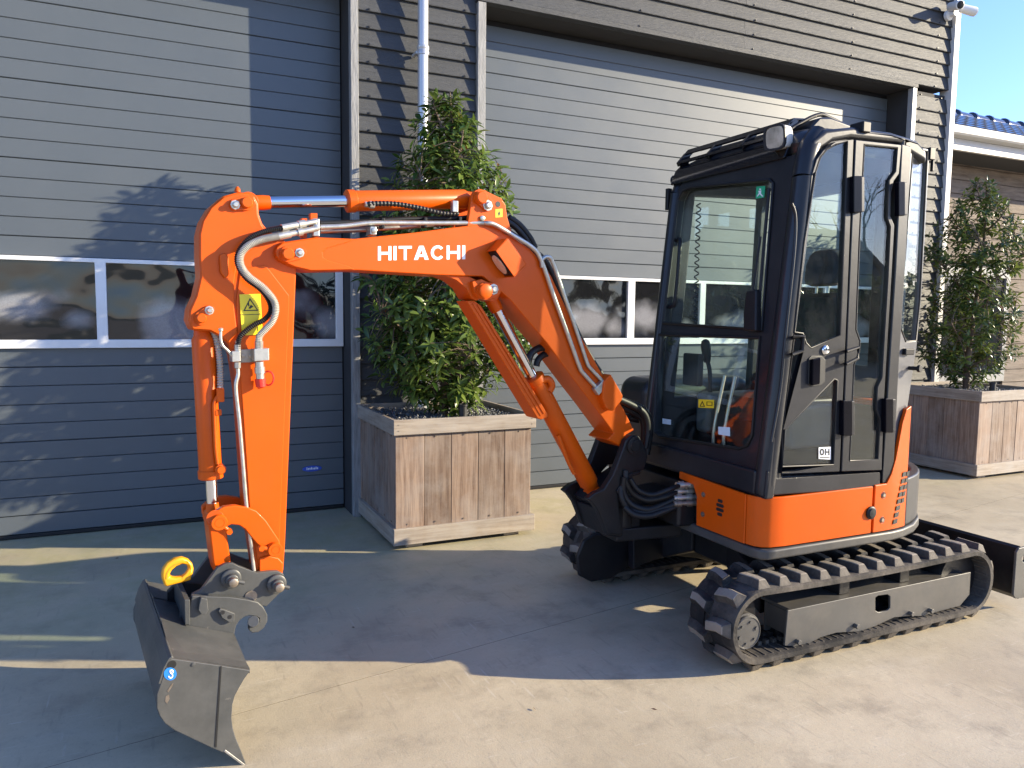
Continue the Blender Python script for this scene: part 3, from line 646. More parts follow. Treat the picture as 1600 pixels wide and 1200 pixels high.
# ---- rubber tracks
def track(y0, y1, near):
    zc, R, xf, xr, th = .214, .160, 2.455, 3.905, .017
    half = math.pi*R; st = xr-xf; TOT = 2*st+2*half
    def at(s):
        s %= TOT
        if s < st: sag = -.012*math.sin(math.pi*s/st); return V((xf+s, 0, zc+R+sag)), V((0, 0, 1)), V((1, 0, 0))
        s -= st
        if s < half: a = math.pi/2-s/R; return V((xr+R*math.cos(a), 0, zc+R*math.sin(a))), V((math.cos(a), 0, math.sin(a))), V((math.sin(a), 0, -math.cos(a)))
        s -= half
        if s < st: return V((xr-s, 0, zc-R)), V((0, 0, -1)), V((-1, 0, 0))
        s -= st; a = -math.pi/2-s/R
        return V((xf+R*math.cos(a), 0, zc+R*math.sin(a))), V((math.cos(a), 0, math.sin(a))), V((math.sin(a), 0, -math.cos(a)))
    bm = bmesh.new(); n = 160; rings = []
    for i in range(n):
        p, nn, tt = at(TOT*i/n)
        rings.append([bm.verts.new(V((p.x, y, p.z))+nn*h) for y, h in ((y0, -th*.7), (y0, th*.6), (y0+.012, th), (y1-.012, th), (y1, th*.6), (y1, -th*.7), (y1-.02, -th), (y0+.02, -th))])
    for i in range(n):
        A, B = rings[i], rings[(i+1) % n]
        for k in range(8): bm.faces.new((A[k], A[(k+1) % 8], B[(k+1) % 8], B[k]))
    T = from_bm('rubber_track', bm, RUBBER, EX, smooth=True)
    cnt = 31; hw = (y1-y0)/2
    def lugmesh(flip):
        bm = bmesh.new(); W = hw-.008; h = .037
        def P(t, y, z): return V((t, y*flip, z))
        bot = [P(-.040, .004, 0), P(.030, .004, 0), P(.046, W*.60, 0), P(.046, W, 0), P(-.030, W, 0), P(-.024, W*.60, 0)]
        top = [P(-.026, .008, h), P(.016, .008, h), P(.033, W*.56, h), P(.031, W*.86, h), P(-.010, W*.86, h), P(-.008, W*.56, h)]
        b = [bm.verts.new(v) for v in bot]; t = [bm.verts.new(v) for v in top]
        bm.faces.new(t)
        for k in range(6): bm.faces.new((b[k], b[(k+1) % 6], t[(k+1) % 6], t[k]))
        bmesh.ops.recalc_face_normals(bm, faces=bm.faces)
        me = bpy.data.meshes.new('tread_lug'); bm.to_mesh(me); bm.free(); me.materials.append(RUBBER); me.materials.append(TREAD)
        for p in me.polygons:
            if p.normal.z > .9: p.material_index = 1
        return me
    ym = (y0+y1)/2
    for flip, off in ((-1, 0), (1, .5)):
        me = lugmesh(flip)
        for i in range(cnt):
            p, nn, tt = at(TOT*(i+off)/cnt)
            o = link('tread_lug', me, RUBBER, T, bevel=.004, seg=1)
            pos = V((p.x, ym, p.z))+nn*(th-.001)-V(EX.location)
            o.matrix_local = Matrix(((tt.x, 0, nn.x, pos.x), (tt.y, 1, nn.y, pos.y), (tt.z, 0, nn.z, pos.z), (0, 0, 0, 1)))
    bm = bmesh.new()
    add_box(bm, (-.010, -.045, 0), (.010, -.022, .020)); add_box(bm, (-.010, .022, 0), (.010, .045, .020)); add_box(bm, (-.004, -hw+.02, -.001), (.004, hw-.02, .004))
    bmesh.ops.recalc_face_normals(bm, faces=bm.faces)
    me = bpy.data.meshes.new('guide_lug'); bm.to_mesh(me); bm.free()
    for i in range(86):
        p, nn, tt = at(TOT*i/86)
        o = link('guide_lug', me, RUBBER, T); pos = V((p.x, ym, p.z))-nn*(th-.001)-V(EX.location)
        o.matrix_local = Matrix(((tt.x, 0, -nn.x, pos.x), (tt.y, 1, -nn.y, pos.y), (tt.z, 0, -nn.z, pos.z), (0, 0, 0, 1)))
    s = 1 if near else -1; yo = y0 if near else y1   # yo: outer edge; frame lies inwards
    Yp = yo+s*.035
    px_ = [(1231, 954), (1517, 894), (1515, 929), (1500, 947), (1441, 963), (1420, 963), (1397, 965), (1367, 979), (1343, 987), (1307, 989), (1283, 996), (1260, 1008), (1244, 1011), (1226, 1009)]
    out = [onY(x, y, 2.575) for x, y in px_]; hole = [onY(x, y, 2.575) for x, y in ((1368, 934), (1372, 931), (1387, 929), (1391, 932), (1391, 950), (1387, 954), (1373, 957), (1368, 954))]
    for v in out+hole: v.y = Yp
    fr = prism('track_frame', out, (0, s*.012, 0), FRAMEG, EX, [hole], bevel=.003)
    bm = bmesh.new()
    zt = .258
    add_box(bm, (2.66, min(Yp+s*.013, Yp+s*.2), .235), (3.93, max(Yp+s*.013, Yp+s*.2), .250)); add_box(bm, (2.66, min(Yp+s*.16, Yp+s*.175), .09), (3.9, max(Yp+s*.16, Yp+s*.175), .234))
    add_box(bm, (2.66, min(Yp+s*.013, Yp+s*.16), .12), (2.675, max(Yp+s*.013, Yp+s*.16), .234))
    from_bm('frame_top', bm, FRAMEG, fr, bevel=.003)
    for xx in (3.02, 3.45):
        ya, yb = sorted((Yp+s*.02, Yp+s*.15)); box('carrier_bracket', (xx, ya+.03, .251), (xx+.07, yb, .33), DARKM, fr)
    lathe('drive_sprocket', (xf-.03, yo+s*.235, zc), (0, -s, 0), [(0, .06), (0, .15), (.05, .155), (.055, .12), (.10, .11)], DARKM, T)
    lathe('drive_hub', (2.395, yo+s*.15, .188), (0, -s, 0), [(0, .085), (.105, .085), (.106, .077), (.118, .077), (.123, .073), (.123, .071), (.120, .069), (.1215, .004)], FRAMEG, T)
    for k in range(6):
        a = k*1.05+.3; c = V((2.395+.05*math.cos(a), yo+s*.0285, .188+.05*math.sin(a))); cyl('hub_bolt', c, c-V((0, s*.006, 0)), .006 if k % 3 else .009, FRAMEG, T, res=8, bevel=0)
    lathe('idler_wheel', (xr, yo+s*.215, zc), (0, -s, 0), [(0, .14), (.03, .155), (.09, .155), (.13, .14), (.13, .05)], DARKM, T)
    for xx in (2.75, 3.06, 3.37, 3.66): lathe('track_roller', (xx, yo+s*.25, .088), (0, -s, 0), [(0, .03), (.03, .055), (.09, .055), (.10, .075), (.12, .075), (.13, .055), (.19, .055), (.195, .02)], DARKM, T, res=20)
    for xx, zz in ((2.70, .095), (3.08, .108), (3.47, .108), (3.62, .10)):
        cyl('frame_bolt', (xx, Yp, zz), (xx, Yp-s*.022, zz), .013, FRAMEG, fr, res=6)
track(2.54, 2.84, True); track(3.79, 4.09, False)
# ---- undercarriage between the tracks
bm = bmesh.new()
for ys, s in ((2.845, 1), (3.785, -1)):
    for xa, xb in ((2.72, 2.98), (3.50, 3.76)):
        P = [(xa, ys, .12), (xa, ys, .30), (xa+.06 if xa < 3 else xa-.12, ys+s*.33, .42), (xa+.06 if xa < 3 else xa-.12, ys+s*.33, .26)]
        add_prism(bm, P, (xb-xa, 0, 0))
add_box(bm, (2.80, 3.10, .25), (3.62, 3.53, .435))
from_bm('undercarriage_frame', bm, DARKM, EX, bevel=.012)
lathe('slew_ring', (3.2, 3.315, .43), (0, 0, 1), [(0, .36), (.05, .36), (.05, .33), (.09, .33)], DARKM, EX, res=40)
prism('drive_motor_cover', [onY(x, y, 3.76) for x, y in ((905, 900), (902, 870), (912, 845), (930, 834), (985, 832), (990, 880), (955, 905), (925, 910))], (0, .03, 0), DARKM, EX, bevel=.012)
prism('track_frame_web', [onY(x, y, 3.68) for x, y in ((990, 836), (1140, 868), (1148, 888), (1090, 872), (1050, 868), (1010, 880), (990, 890))], (0, .06, 0), DARKM, EX, bevel=.008)
# ---- dozer blade at the rear
bx = 4.27
prof = [(bx+.055, .36), (bx+.075, .345), (bx+.035, .22), (bx+.055, .09), (bx+.09, .06), (bx+.07, .055), (bx+.035, .085), (bx+.012, .22), (bx+.03, .35)]
bl = prism('dozer_blade', [(x, 2.56, z) for x, z in prof], (0, 1.53, 0), DARKM, EX, bevel=.003)
for yy in (2.545, 4.09):
    prism('blade_end_plate', [(bx+.00, yy, .335), (bx+.02, yy, .355), (bx+.13, yy, .36), (bx+.16, yy, .34), (bx+.16, yy, .09), (bx+.14, yy, .06), (bx+.02, yy, .07), (bx+.0, yy, .09)], (0, .014, 0), FRAMEG, bl,
          [[(bx+.055, yy, .30), (bx+.07, yy, .31), (bx+.085, yy, .30), (bx+.085, yy, .28), (bx+.07, yy, .27), (bx+.055, yy, .28)]])
for yy in (3.0, 3.6): prism('blade_arm', [(3.55, yy, .28), (3.55, yy, .20), (bx+.02, yy, .14), (bx+.02, yy, .24)], (0, .06, 0), DARKM, bl)
# ---- house: deck, orange panels, counterweight
def plan(off=0.0):
    # outline of the revolving deck, near front corner first, running along the near side to the rear
    pts = [(2.53, 2.60), (3.30, 2.60)]
    c = V((3.2, 3.33)); R = .80
    pts = [(2.58, 2.600), (3.32, 2.600)] + [(3.28+.72*math.sin(a), 3.33-.73*math.cos(a)) for a in (i*math.pi/16 for i in range(1, 16))] + [(3.28, 4.06), (2.62, 4.06), (2.50, 3.98), (2.485, 2.68), (2.50, 2.63), (2.535, 2.606)]
    o = []
    for x, y in pts:
        d = V((x-3.15, y-3.33)); d.normalize(); o.append((x+d.x*off, y+d.y*off))
    return o
prism('deck_bumper', [(x, y, .495) for x, y in plan(.012)], (0, 0, .052), BUMPG, EX, bevel=.016)
prism('house_frame', [(x, y, .548) for x, y in plan(-.03)], (0, 0, .19), DARKM, EX, bevel=.01)
def wall_strip(name, pts, z0, z1f, m, parent, th=.018, bevel=.004, outward=True):
    # upright panel following plan points; z1f gives the top height at each point
    bm = bmesh.new(); n = len(pts); R = []
    for i, (x, y) in enumerate(pts):
        a = V(pts[max(i-1, 0)]); b = V(pts[min(i+1, n-1)]); t = (b-a).normalized(); nn = V((-t.y, t.x, 0))*th
        zt = z1f(i) if callable(z1f) else z1f; zb = z0(i) if callable(z0) else z0
        R.append([bm.verts.new(V((x, y, zb))), bm.verts.new(V((x, y, zt))), bm.verts.new(V((x, y, zt))+nn), bm.verts.new(V((x, y, zb))+nn)])
    for A, B in zip(R, R[1:]):
        for k in range(4): bm.faces.new((A[k], A[(k+1) % 4], B[(k+1) % 4], B[k]))
    bm.faces.new(R[0]); bm.faces.new(R[-1][::-1]); return from_bm(name, bm, m, parent, bevel=bevel)
side = [(2.478, 3.16), (2.478, 2.70), (2.486, 2.655), (2.508, 2.622), (2.545, 2.604), (2.62, 2.596), (3.18, 2.594)]
# front and side orange skirt panel: cut corner at the front for the hose connectors
tops = [.775, .785, .785, .785, .785, .785, .785]
pn = wall_strip('skirt_panel', side[1:], .552, .786, ORANGE, EX)
prism('front_panel', [(2.474, y, z) for y, z in ((2.702, .552), (2.702, .786), (3.20, .800), (3.20, .762), (3.085, .752), (3.055, .70), (3.05, .552))], (.016, 0, 0), ORANGE, EX)
for y_, z_ in ((3.00, .62), (3.0, .72)): lathe('panel_bolt', (2.474, y_, z_), (-1, 0, 0), [(0, .013), (.004, .013), (.004, .007), (.009, .006)], STEEL, EX, res=12)
for zz, hw, hh in ((.716, .017, .008), (.694, .026, .008), (.672, .026, .008), (.650, .017, .008)):
    prism('vent_slot', [(2.4735, 2.875+a*hw, zz+b*hh) for a, b in ((-1, -.6), (-.7, -1), (.7, -1), (1, -.6), (1, .6), (.7, 1), (-.7, 1), (-1, .6))], (-.0015, 0, 0), BLACKI, EX, bevel=0)
# round bump stop
c = onY(1360, 801, 2.594); lathe('bump_stop', c, (0, -1, 0), [(0, .032), (.008, .032), (.010, .026), (.016, .022), (.018, .002)], BLACKP, EX)
# rear side panel with grille, and tall tapering hood behind the cab
rear = [(3.195, 2.594), (3.278, 2.596), (3.312, 2.598), (3.341, 2.600), (3.378, 2.604), (3.41, 2.610), (3.455, 2.619)]
hood_top = [.79, .792, .84, .918, 1.09, 1.155, 1.17]
rp_ = wall_strip('rear_panel', rear, .552, lambda i: hood_top[i], ORANGE, EX)
def on_rear(t, z, off=.002):
    k = min(int(t), len(rear)-2); f = t-k; x = rear[k][0]+(rear[k+1][0]-rear[k][0])*f; y = rear[k][1]+(rear[k+1][1]-rear[k][1])*f
    d = V((rear[k+1][0]-rear[k][0], rear[k+1][1]-rear[k][1], 0)).normalized(); return V((x, y, z))+V((d.y, -d.x, 0))*off, d
def rear_y(x):
    for (x0, y0), (x1, y1) in zip(rear, rear[1:]):
        if x0 <= x <= x1: return y0+(y1-y0)*(x-x0)/(x1-x0)
    return rear[-1][1]
for k in range(8):
    for x0_, x1_ in (((3.338+k*.0085, 3.372+k*.0085),) if k < 3 else ((3.338+k*.0085, 3.368+k*.0085), (3.376+k*.0085, 3.400+k*.0085))):
        z = .578+k*.0335; f = lambda x, h: V((x, rear_y(x)-.0025, z+h))
        prism('grille_slot', [f(x0_, 0), f(x1_, .003), f(x1_+.004, .026), f(x0_+.004, .023)], (0, -.002, 0), BLACKI, rp_, bevel=0)
for z_ in (.61, .735):
    a, d = on_rear(.75, z_, 0); lathe('panel_latch', a, (d.y, -d.x, 0), [(.0, .018), (.002, .017), (-.004, .013), (.003, .010), (.006, .009)], STEEL, rp_, res=16)
arc = [(3.28+.725*math.sin(a), 3.33-.73*math.cos(a)) for a in (math.radians(d) for d in range(20, 161, 7))]
wall_strip('counterweight', [(3.460, 2.621)]+arc, .552, .80, SILVP, EX, th=.05, bevel=.012)
hd = [(3.425, 2.618), (3.45, 2.648), (3.55, 2.735), (3.68, 2.84), (3.80, 2.97), (3.86, 3.15), (3.87, 3.33), (3.86, 3.5), (3.8, 3.69), (3.6, 3.9), (3.4, 4.0)]
wall_strip('engine_hood', hd, .802, 1.16, ORANGE, EX, th=.03, bevel=.012)
prism('hood_top', [(x-.01, y+(.012 if y < 3.3 else -.012), 1.15) for x, y in hd], (0, 0, .03), ORANGE, EX, bevel=.010)
box('side_cover', (2.60, 3.66, .74), (3.40, 4.02, 1.24), CABP, EX, bevel=.09, seg=5)
# ---- cab
LEAN = .113
def FX(x, y): return hit(x, y, (2.5, 0, .8), (-1, 0, LEAN))
def fp(yv, zv, off=0): return V((2.5+(zv-.8)*LEAN-off, yv, zv))
SY = lambda x, y, Y=2.62: onY(x, y, Y)
YC = 2.615
door_px = [(1224, 745), (1225, 672), (1243, 513), (1268, 275), (1274, 250), (1284, 234), (1303, 221), (1330, 216), (1409, 224), (1382, 738)]
side_out = [(2.50, .78), (2.655, 2.17), (2.668, 2.31), (2.705, 2.40), (2.78, 2.452), (2.95, 2.482), (3.2, 2.486), (3.38, 2.468), (3.46, 2.42), (3.47, 2.36), (3.338, 2.40), (3.33, .80), (3.33, .78)]
cab = prism('cab_frame', [(x, YC, z) for x, z in side_out[:-1]], (0, .07, 0), CABP, EX, [[SY(x, y, YC) for x, y in door_px]], bevel=.022, seg=4)
# far side of the cab
hole_far = [(2.70, 1.15), (2.80, 2.28), (3.28, 2.30), (3.25, 1.15)]
prism('cab_side_wall', [(x, 3.60, z) for x, z in side_out[:-1]], (0, -.05, 0), CABP, cab, [[(x, 3.60, z) for x, z in hole_far]], bevel=.012)
prism('side_window', [(x, 3.572, z) for x, z in hole_far], (0, .005, 0), GLASS, cab, bevel=0)
# rear wall with window
hole_r = [(2.80, 1.35), (3.50, 1.35), (3.50, 2.30), (2.80, 2.30)]
rw = lambda y, z: V((3.53, y, z))
prism('rear_wall', [rw(2.86, .78), rw(3.6, .78), rw(3.6, 2.42), rw(2.86, 2.42)], (-.04, 0, 0), CABP, cab, [[rw(max(y, 2.93), z) for y, z in hole_r]], bevel=.01)
prism('rear_window', [rw(max(y, 2.93), z)-V((.02, 0, 0)) for y, z in hole_r], (.005, 0, 0), GLASS, cab, bevel=0)
# roof: rounded slab in layers
def rrect(x0, x1, y0, y1, r, z, n=6):
    o = []
    for cx, cy, a0 in ((x1-r, y1-r, 0), (x0+r, y1-r, 90), (x0+r, y0+r, 180), (x1-r, y0+r, 270)):
        for k in range(n+1):
            a = math.radians(a0+90*k/n); o.append(V((cx+r*math.cos(a), cy+r*math.sin(a), z)))
    return o
def loft(name, loops, m, parent, bevel=0, cap=True):
    bm = bmesh.new(); R = [[bm.verts.new(p) for p in lp] for lp in loops]
    for A, B in zip(R, R[1:]):
        for k in range(len(A)): bm.faces.new((A[k], A[(k+1) % len(A)], B[(k+1) % len(A)], B[k]))
    if cap: bm.faces.new(R[0][::-1]); bm.faces.new(R[-1])
    return from_bm(name, bm, m, parent, smooth=True) if not bevel else from_bm(name, bm, m, parent, bevel=bevel)
roof = loft('cab_roof', [rrect(2.70, 3.50, 2.640, 3.60, .10, 2.36), rrect(2.69, 3.515, 2.628, 3.61, .11, 2.40), rrect(2.715, 3.50, 2.640, 3.605, .12, 2.445), rrect(2.77, 3.46, 2.68, 3.57, .12, 2.478), rrect(2.84, 3.40, 2.76, 3.50, .10, 2.490)], CABP, cab)
# glossy visor and guard over the front of the roof
vz = [(2.655, 2.335), (2.688, 2.415), (2.72, 2.445), (2.78, 2.462), (2.90, 2.466), (2.90, 2.44), (2.74, 2.40), (2.70, 2.335)]
GLOSSB = mat('gloss_black', (.006, .006, .008), .10, coat=.3, spec=.3, var=.1, rvar=.04)
vis = prism('roof_visor', [(x, 2.74, z) for x, z in vz], (0, .86, 0), GLOSSB, cab, bevel=.008)
prism('guard_bar', [(2.735, 2.80, 2.508), (2.765, 2.80, 2.540), (2.86, 2.80, 2.548), (2.86, 2.80, 2.540), (2.772, 2.80, 2.530), (2.745, 2.80, 2.504)], (0, .79, 0), GLOSSB, vis, bevel=.003)
prism('guard_bar', [(2.690, 2.80, 2.452), (2.700, 2.80, 2.470), (2.712, 2.80, 2.468), (2.702, 2.80, 2.448)], (0, .79, 0), GLOSSB, vis, bevel=.002)
for yy in (2.80, 3.06, 3.32, 3.57): prism('guard_support', [(2.70, yy, 2.44), (2.69, yy, 2.46), (2.74, yy, 2.515), (2.78, yy, 2.535), (2.80, yy, 2.53), (2.77, yy, 2.50), (2.76, yy, 2.45)], (0, .022, 0), GLOSSB, vis, bevel=.002)
prism('roof_hatch', [(x, 2.74, z) for x, z in ((2.82, 2.49), (2.88, 2.545), (2.94, 2.552), (3.18, 2.515), (3.22, 2.495), (3.2, 2.47), (2.82, 2.46))], (0, .80, 0), CABP, cab, bevel=.012)
tube('roof_rail', [(2.72, 2.80, 2.47), (2.90, 2.80, 2.565), (3.0, 2.80, 2.565), (3.25, 2.80, 2.50)], .010, BLACKP, cab)
c = SY(1353, 198, 2.612); box('roof_clip', (c.x-.030, 2.600, c.z-.028), (c.x+.022, 2.68, c.z+.022), BLACKP, cab, bevel=.006)
lathe('beacon', (3.28, 2.72, 2.455), (0, 0, 1), [(0, .045), (.015, .045), (.02, .040), (.045, .034), (.055, .015)], AMBER, cab)
# front frame with two panes
fo = [fp(2.60, .78), fp(3.60, .78), fp(3.60, 2.20), fp(3.57, 2.30), fp(3.50, 2.345), fp(2.66, 2.345), fp(2.615, 2.25)]
up_px = [(1037, 505), (1060, 312), (1068, 298), (1080, 293), (1203, 281), (1209, 287), (1191, 515)]
lo_px = [(1030, 523), (1188, 528), (1176, 680), (1168, 696), (1155, 701), (1030, 682), (1022, 674)]
ff = prism('front_frame', fo, (.05, 0, 0), CABP, cab, [[FX(x, y) for x, y in up_px], [FX(x, y) for x, y in lo_px]], bevel=.010)
prism('windscreen', [FX(x, y)+V((.022, 0, 0)) for x, y in up_px], (.005, 0, 0), GLASS, cab, bevel=0)
prism('lower_windscreen', [FX(x, y)+V((.022, 0, 0)) for x, y in lo_px], (.005, 0, 0), GLASS, cab, bevel=0)
def rim(name, loop, r, m, parent):
    L = [V(p) for p in loop]; return tube(name, L+[L[0]], r, m, parent, res=8, curve=False)
rim('window_seal', [FX(x, y)-V((.002, 0, 0)) for x, y in up_px], .008, BLACKR, cab); rim('window_seal', [FX(x, y)-V((.002, 0, 0)) for x, y in lo_px], .008, BLACKR, cab)
# near front pillar: rounded glossy post between screen and door
tube('cab_pillar', [(2.538, 2.656, .80), (2.548, 2.648, .95), (2.675, 2.648, 2.10), (2.690, 2.650, 2.24), (2.725, 2.66, 2.36), (2.80, 2.68, 2.44)], .050, CABP, cab, res=16)
tube('cab_pillar', [(2.525, 3.57, .78), (2.67, 3.57, 2.15), (2.69, 3.57, 2.28), (2.76, 3.56, 2.42)], .036, CABP, cab, res=14)
pr = [SY(x, y, 2.60) for x, y in ((1237, 318), (1243, 340), (1241, 395), (1228, 520), (1219, 610), (1205, 690))]; tube('pillar_trim', pr, .007, CHROME if False else CABP, cab)
# dark lower front and sill
box('front_lower_panel', (2.485, 2.66, .79), (2.53, 3.60, .905), CABP, cab, bevel=.012)
prism('cab_sill', [SY(x, y, 2.603) for x, y in ((1196, 775), (1200, 735), (1218, 748), (1376, 738), (1376, 763), (1215, 774))], (0, .07, 0), CABP, cab, bevel=.008)
box('cab_floor', (2.53, 2.66, .79), (3.42, 3.56, .83), BLACKP, cab, bevel=0)
# ---- doors: two hinged leaves
YDo = 2.596
fl = [(1222, 741), (1224, 671), (1243, 508), (1269, 272), (1276, 249), (1287, 234), (1304, 222), (1334, 218), (1324, 470), (1312, 737)]
g1 = [(1243, 500), (1256, 380), (1274, 268), (1281, 246), (1292, 233), (1305, 226), (1324, 221), (1313, 524), (1267, 544), (1259, 536), (1254, 521), (1241, 519)]
g2 = [(1226, 671), (1303, 592), (1308, 594), (1306, 640), (1302, 726), (1222, 729)]
sp_ = lambda L, Y=YDo: [SY(x, y, Y) for x, y in L]
d1 = prism('cab_door', sp_(fl), (0, .028, 0), CABP, EX, [sp_(g1), sp_(g2)], bevel=.005)
prism('door_window', sp_(g1, YDo+.010), (0, .005, 0), GLASS, d1, bevel=0); prism('door_window', sp_(g2, YDo+.010), (0, .005, 0), GLASS, d1, bevel=0)
rim('window_seal', sp_(g1, YDo+.003), .005, BLACKR, d1); rim('window_seal', sp_(g2, YDo+.003), .005, BLACKR, d1)
rl = [(1315, 737), (1326, 470), (1337, 218), (1409, 226), (1405, 272), (1397, 283), (1393, 300), (1392, 338), (1398, 352), (1393, 440), (1388, 520), (1382, 620), (1378, 735)]
g3 = [(1327, 720), (1334, 570), (1342, 550), (1343, 532), (1337, 515), (1342, 380), (1350, 226), (1402, 231), (1399, 268), (1389, 282), (1386, 340), (1391, 354), (1387, 440), (1382, 520), (1378, 590), (1371, 605), (1369, 640), (1375, 655), (1372, 718)]
d2 = prism('cab_door', sp_(rl), (0, .028, 0), CABP, EX, [sp_(g3)], bevel=.005)
prism('door_window', sp_(g3, YDo+.010), (0, .005, 0), GLASS, d2, bevel=0); rim('window_seal', sp_(g3, YDo+.003), .005, BLACKR, d2)
HINGE = mat('hinge_black', (.004, .004, .007), .15, var=.1, spec=.10, rvar=.03)
def sbox(name, x0, y0, x1, y1, d, m, parent, Y=YDo, bevel=.004):
    return prism(name, sp_([(x0, y1), (x1, y1), (x1+(-.02)*(y0-y1)*0, y0), (x0, y0)], Y), (0, -d, 0), m, parent, bevel=bevel)
for x0, y0, x1, y1, dd in ((1323, 276, 1341, 333, d1), (1393, 285, 1408, 338, d2), (1307, 625, 1326, 680, d1), (1373, 622, 1390, 675, d2)):
    sbox('hinge', x0+4, y0, x1-1, y1, .026, HINGE, dd)
    sbox('hinge_plate', x1-1, y0+1, x1+4, y1-1, .022, CABP, dd)
def handle(px, m, parent, r=.0085, out=.04):
    P = [SY(*px[0], YDo)] + [SY(x, y, YDo-out) for x, y in px] + [SY(*px[-1], YDo)]; return tube('grab_handle', P, r, m, parent, curve=False, res=10)
handle([(1241, 527), (1256, 525), (1254, 548), (1240, 553)], BLACKP, d1); handle([(1325, 548), (1341, 543), (1340, 560), (1324, 568)], BLACKP, d2)
lathe('door_button', SY(1289, 547, YDo), (0, -1, 0), [(0, .022), (.004, .022), (.010, .017), (.012, .002)], CHROME, d1, res=20)
prism('latch_recess', sp_([(1263, 560), (1268, 556), (1283, 556), (1289, 562), (1288, 597), (1281, 602), (1268, 604), (1262, 600)], YDo-.001), (0, -.004, 0), BLACKI, d1, bevel=.002)
prism('latch_lever', sp_([(1266, 561), (1278, 558), (1277, 600), (1265, 602)], YDo-.006), (0, -.018, 0), HINGE, d1, bevel=.005)
# door sticker with two letters
def glyph_strokes(ch):
    if ch == 'H': return [[(0, 0), (.22, 0), (.22, .40), (.78, .40), (.78, 0), (1, 0), (1, 1), (.78, 1), (.78, .60), (.22, .60), (.22, 1), (0, 1)]], []
    if ch == 'I': return [[(0, 0), (1, 0), (1, 1), (0, 1)]], []
    if ch == 'T': return [[(.39, 0), (.61, 0), (.61, .81), (1, .81), (1, 1), (0, 1), (0, .81), (.39, .81)]], []
    if ch == 'A': return [[(0, 0), (.27, 0), (.34, .21), (.66, .21), (.73, 0), (1, 0), (.65, 1), (.35, 1)]], [[(.40, .39), (.60, .39), (.5, .72)]]
    if ch == 'C':
        o = [(.5+.5*math.cos(a), .5+.52*math.sin(a)) for a in (math.radians(38+284*k/22) for k in range(23))]; i = [(.5+.28*math.cos(a), .5+.32*math.sin(a)) for a in (math.radians(322-284*k/22) for k in range(23))]
        return [o+i], []
    if ch == 'O': return [[(.5+.5*math.cos(a), .5+.52*math.sin(a)) for a in (2*math.pi*k/26 for k in range(26))]], [[(.5+.22*math.cos(a), .5+.30*math.sin(a)) for a in (2*math.pi*k/26 for k in range(26))]]
def word(name, txt, widths, gap, place, dv, m, parent):
    bm = bmesh.new(); x = 0; T = sum(widths)+gap*(len(txt)-1)
    for ch, wd in zip(txt, widths):
        out, hol = glyph_strokes(ch)
        for o in out: add_prism(bm, [place((x+a*wd)/T, b) for a, b in o], dv, [[place((x+a*wd)/T, b) for a, b in h] for h in hol])
        x += wd+gap
    return from_bm(name, bm, m, parent)
prism('sticker', sp_([(1279, 717), (1298, 718), (1298, 698), (1279, 699)], YDo+.008), (0, -.001, 0), WHITE, d1, bevel=0)
word('sticker_lettering', 'OH', (.42, .42), .10, lambda u, v: SY(1281+15*u, 711.5-10.5*v, YDo+.0065), (0, -.001, 0), BLACKI, d1)
prism('sticker_line', sp_([(1281, 715.6), (1296, 715.8), (1296, 714.4), (1281, 714.2)], YDo+.0065), (0, -.001, 0), BLACKI, d1, bevel=0)
# ---- rear corner of the cab: post, curved quarter glass, grey panel
QA, QN = V((3.30, 2.612, 0)), V((math.sin(math.radians(11)), -math.cos(math.radians(11)), 0))
Q = lambda L, off=0: [hit(x, y, QA-QN*off, QN) for x, y in L]
prism('rear_post', [SY(x, y, 2.604) for x, y in ((1409, 224), (1424, 228), (1414, 440), (1406, 560), (1396, 756), (1379, 756), (1390, 560), (1399, 420))], (0, .06, 0), CABP, cab, bevel=.008)
q_fr = [(1421, 226), (1453, 233), (1440, 470), (1433, 540), (1418, 640), (1397, 757), (1396, 700), (1404, 560), (1411, 440)]
q_gl = [(1426, 232), (1449, 237), (1437, 470), (1431, 532), (1415, 534), (1407, 512), (1407, 480), (1414, 400)]
qf = prism('rear_corner_panel', Q(q_fr), -QN*.03, mat('rear_corner_paint', (.10, .10, .105), .34, coat=.3, var=.1), cab, [Q(q_gl)], bevel=.006)
prism('quarter_window', Q(q_gl, .010), -QN*.005, GLASS, cab, bevel=0); rim('window_seal', Q(q_gl, .002), .005, BLACKR, cab)
a = Q([(1418, 549)])[0]; box('corner_catch', (a.x-.05, a.y-.03, a.z-.016), (a.x+.015, a.y+.0, a.z+.016), BLACKP, cab, bevel=.005)
a = Q([(1420, 575)])[0]; cyl('rubber_stop', a, a+QN*.05, .010, BLACKR, cab); cyl('rubber_stop', a+QN*.045, a+QN*.06, .018, BLACKR, cab)
a = Q([(1452, 240)])[0]; box('mirror_bracket', (a.x-.005, a.y-.01, a.z-.03), (a.x+.035, a.y+.01, a.z+.03), BLACKP, cab, bevel=.004); box('mirror_bracket', (a.x+.02, a.y-.008, a.z-.085), (a.x+.034, a.y+.008, a.z-.03), BLACKP, cab, bevel=.004)
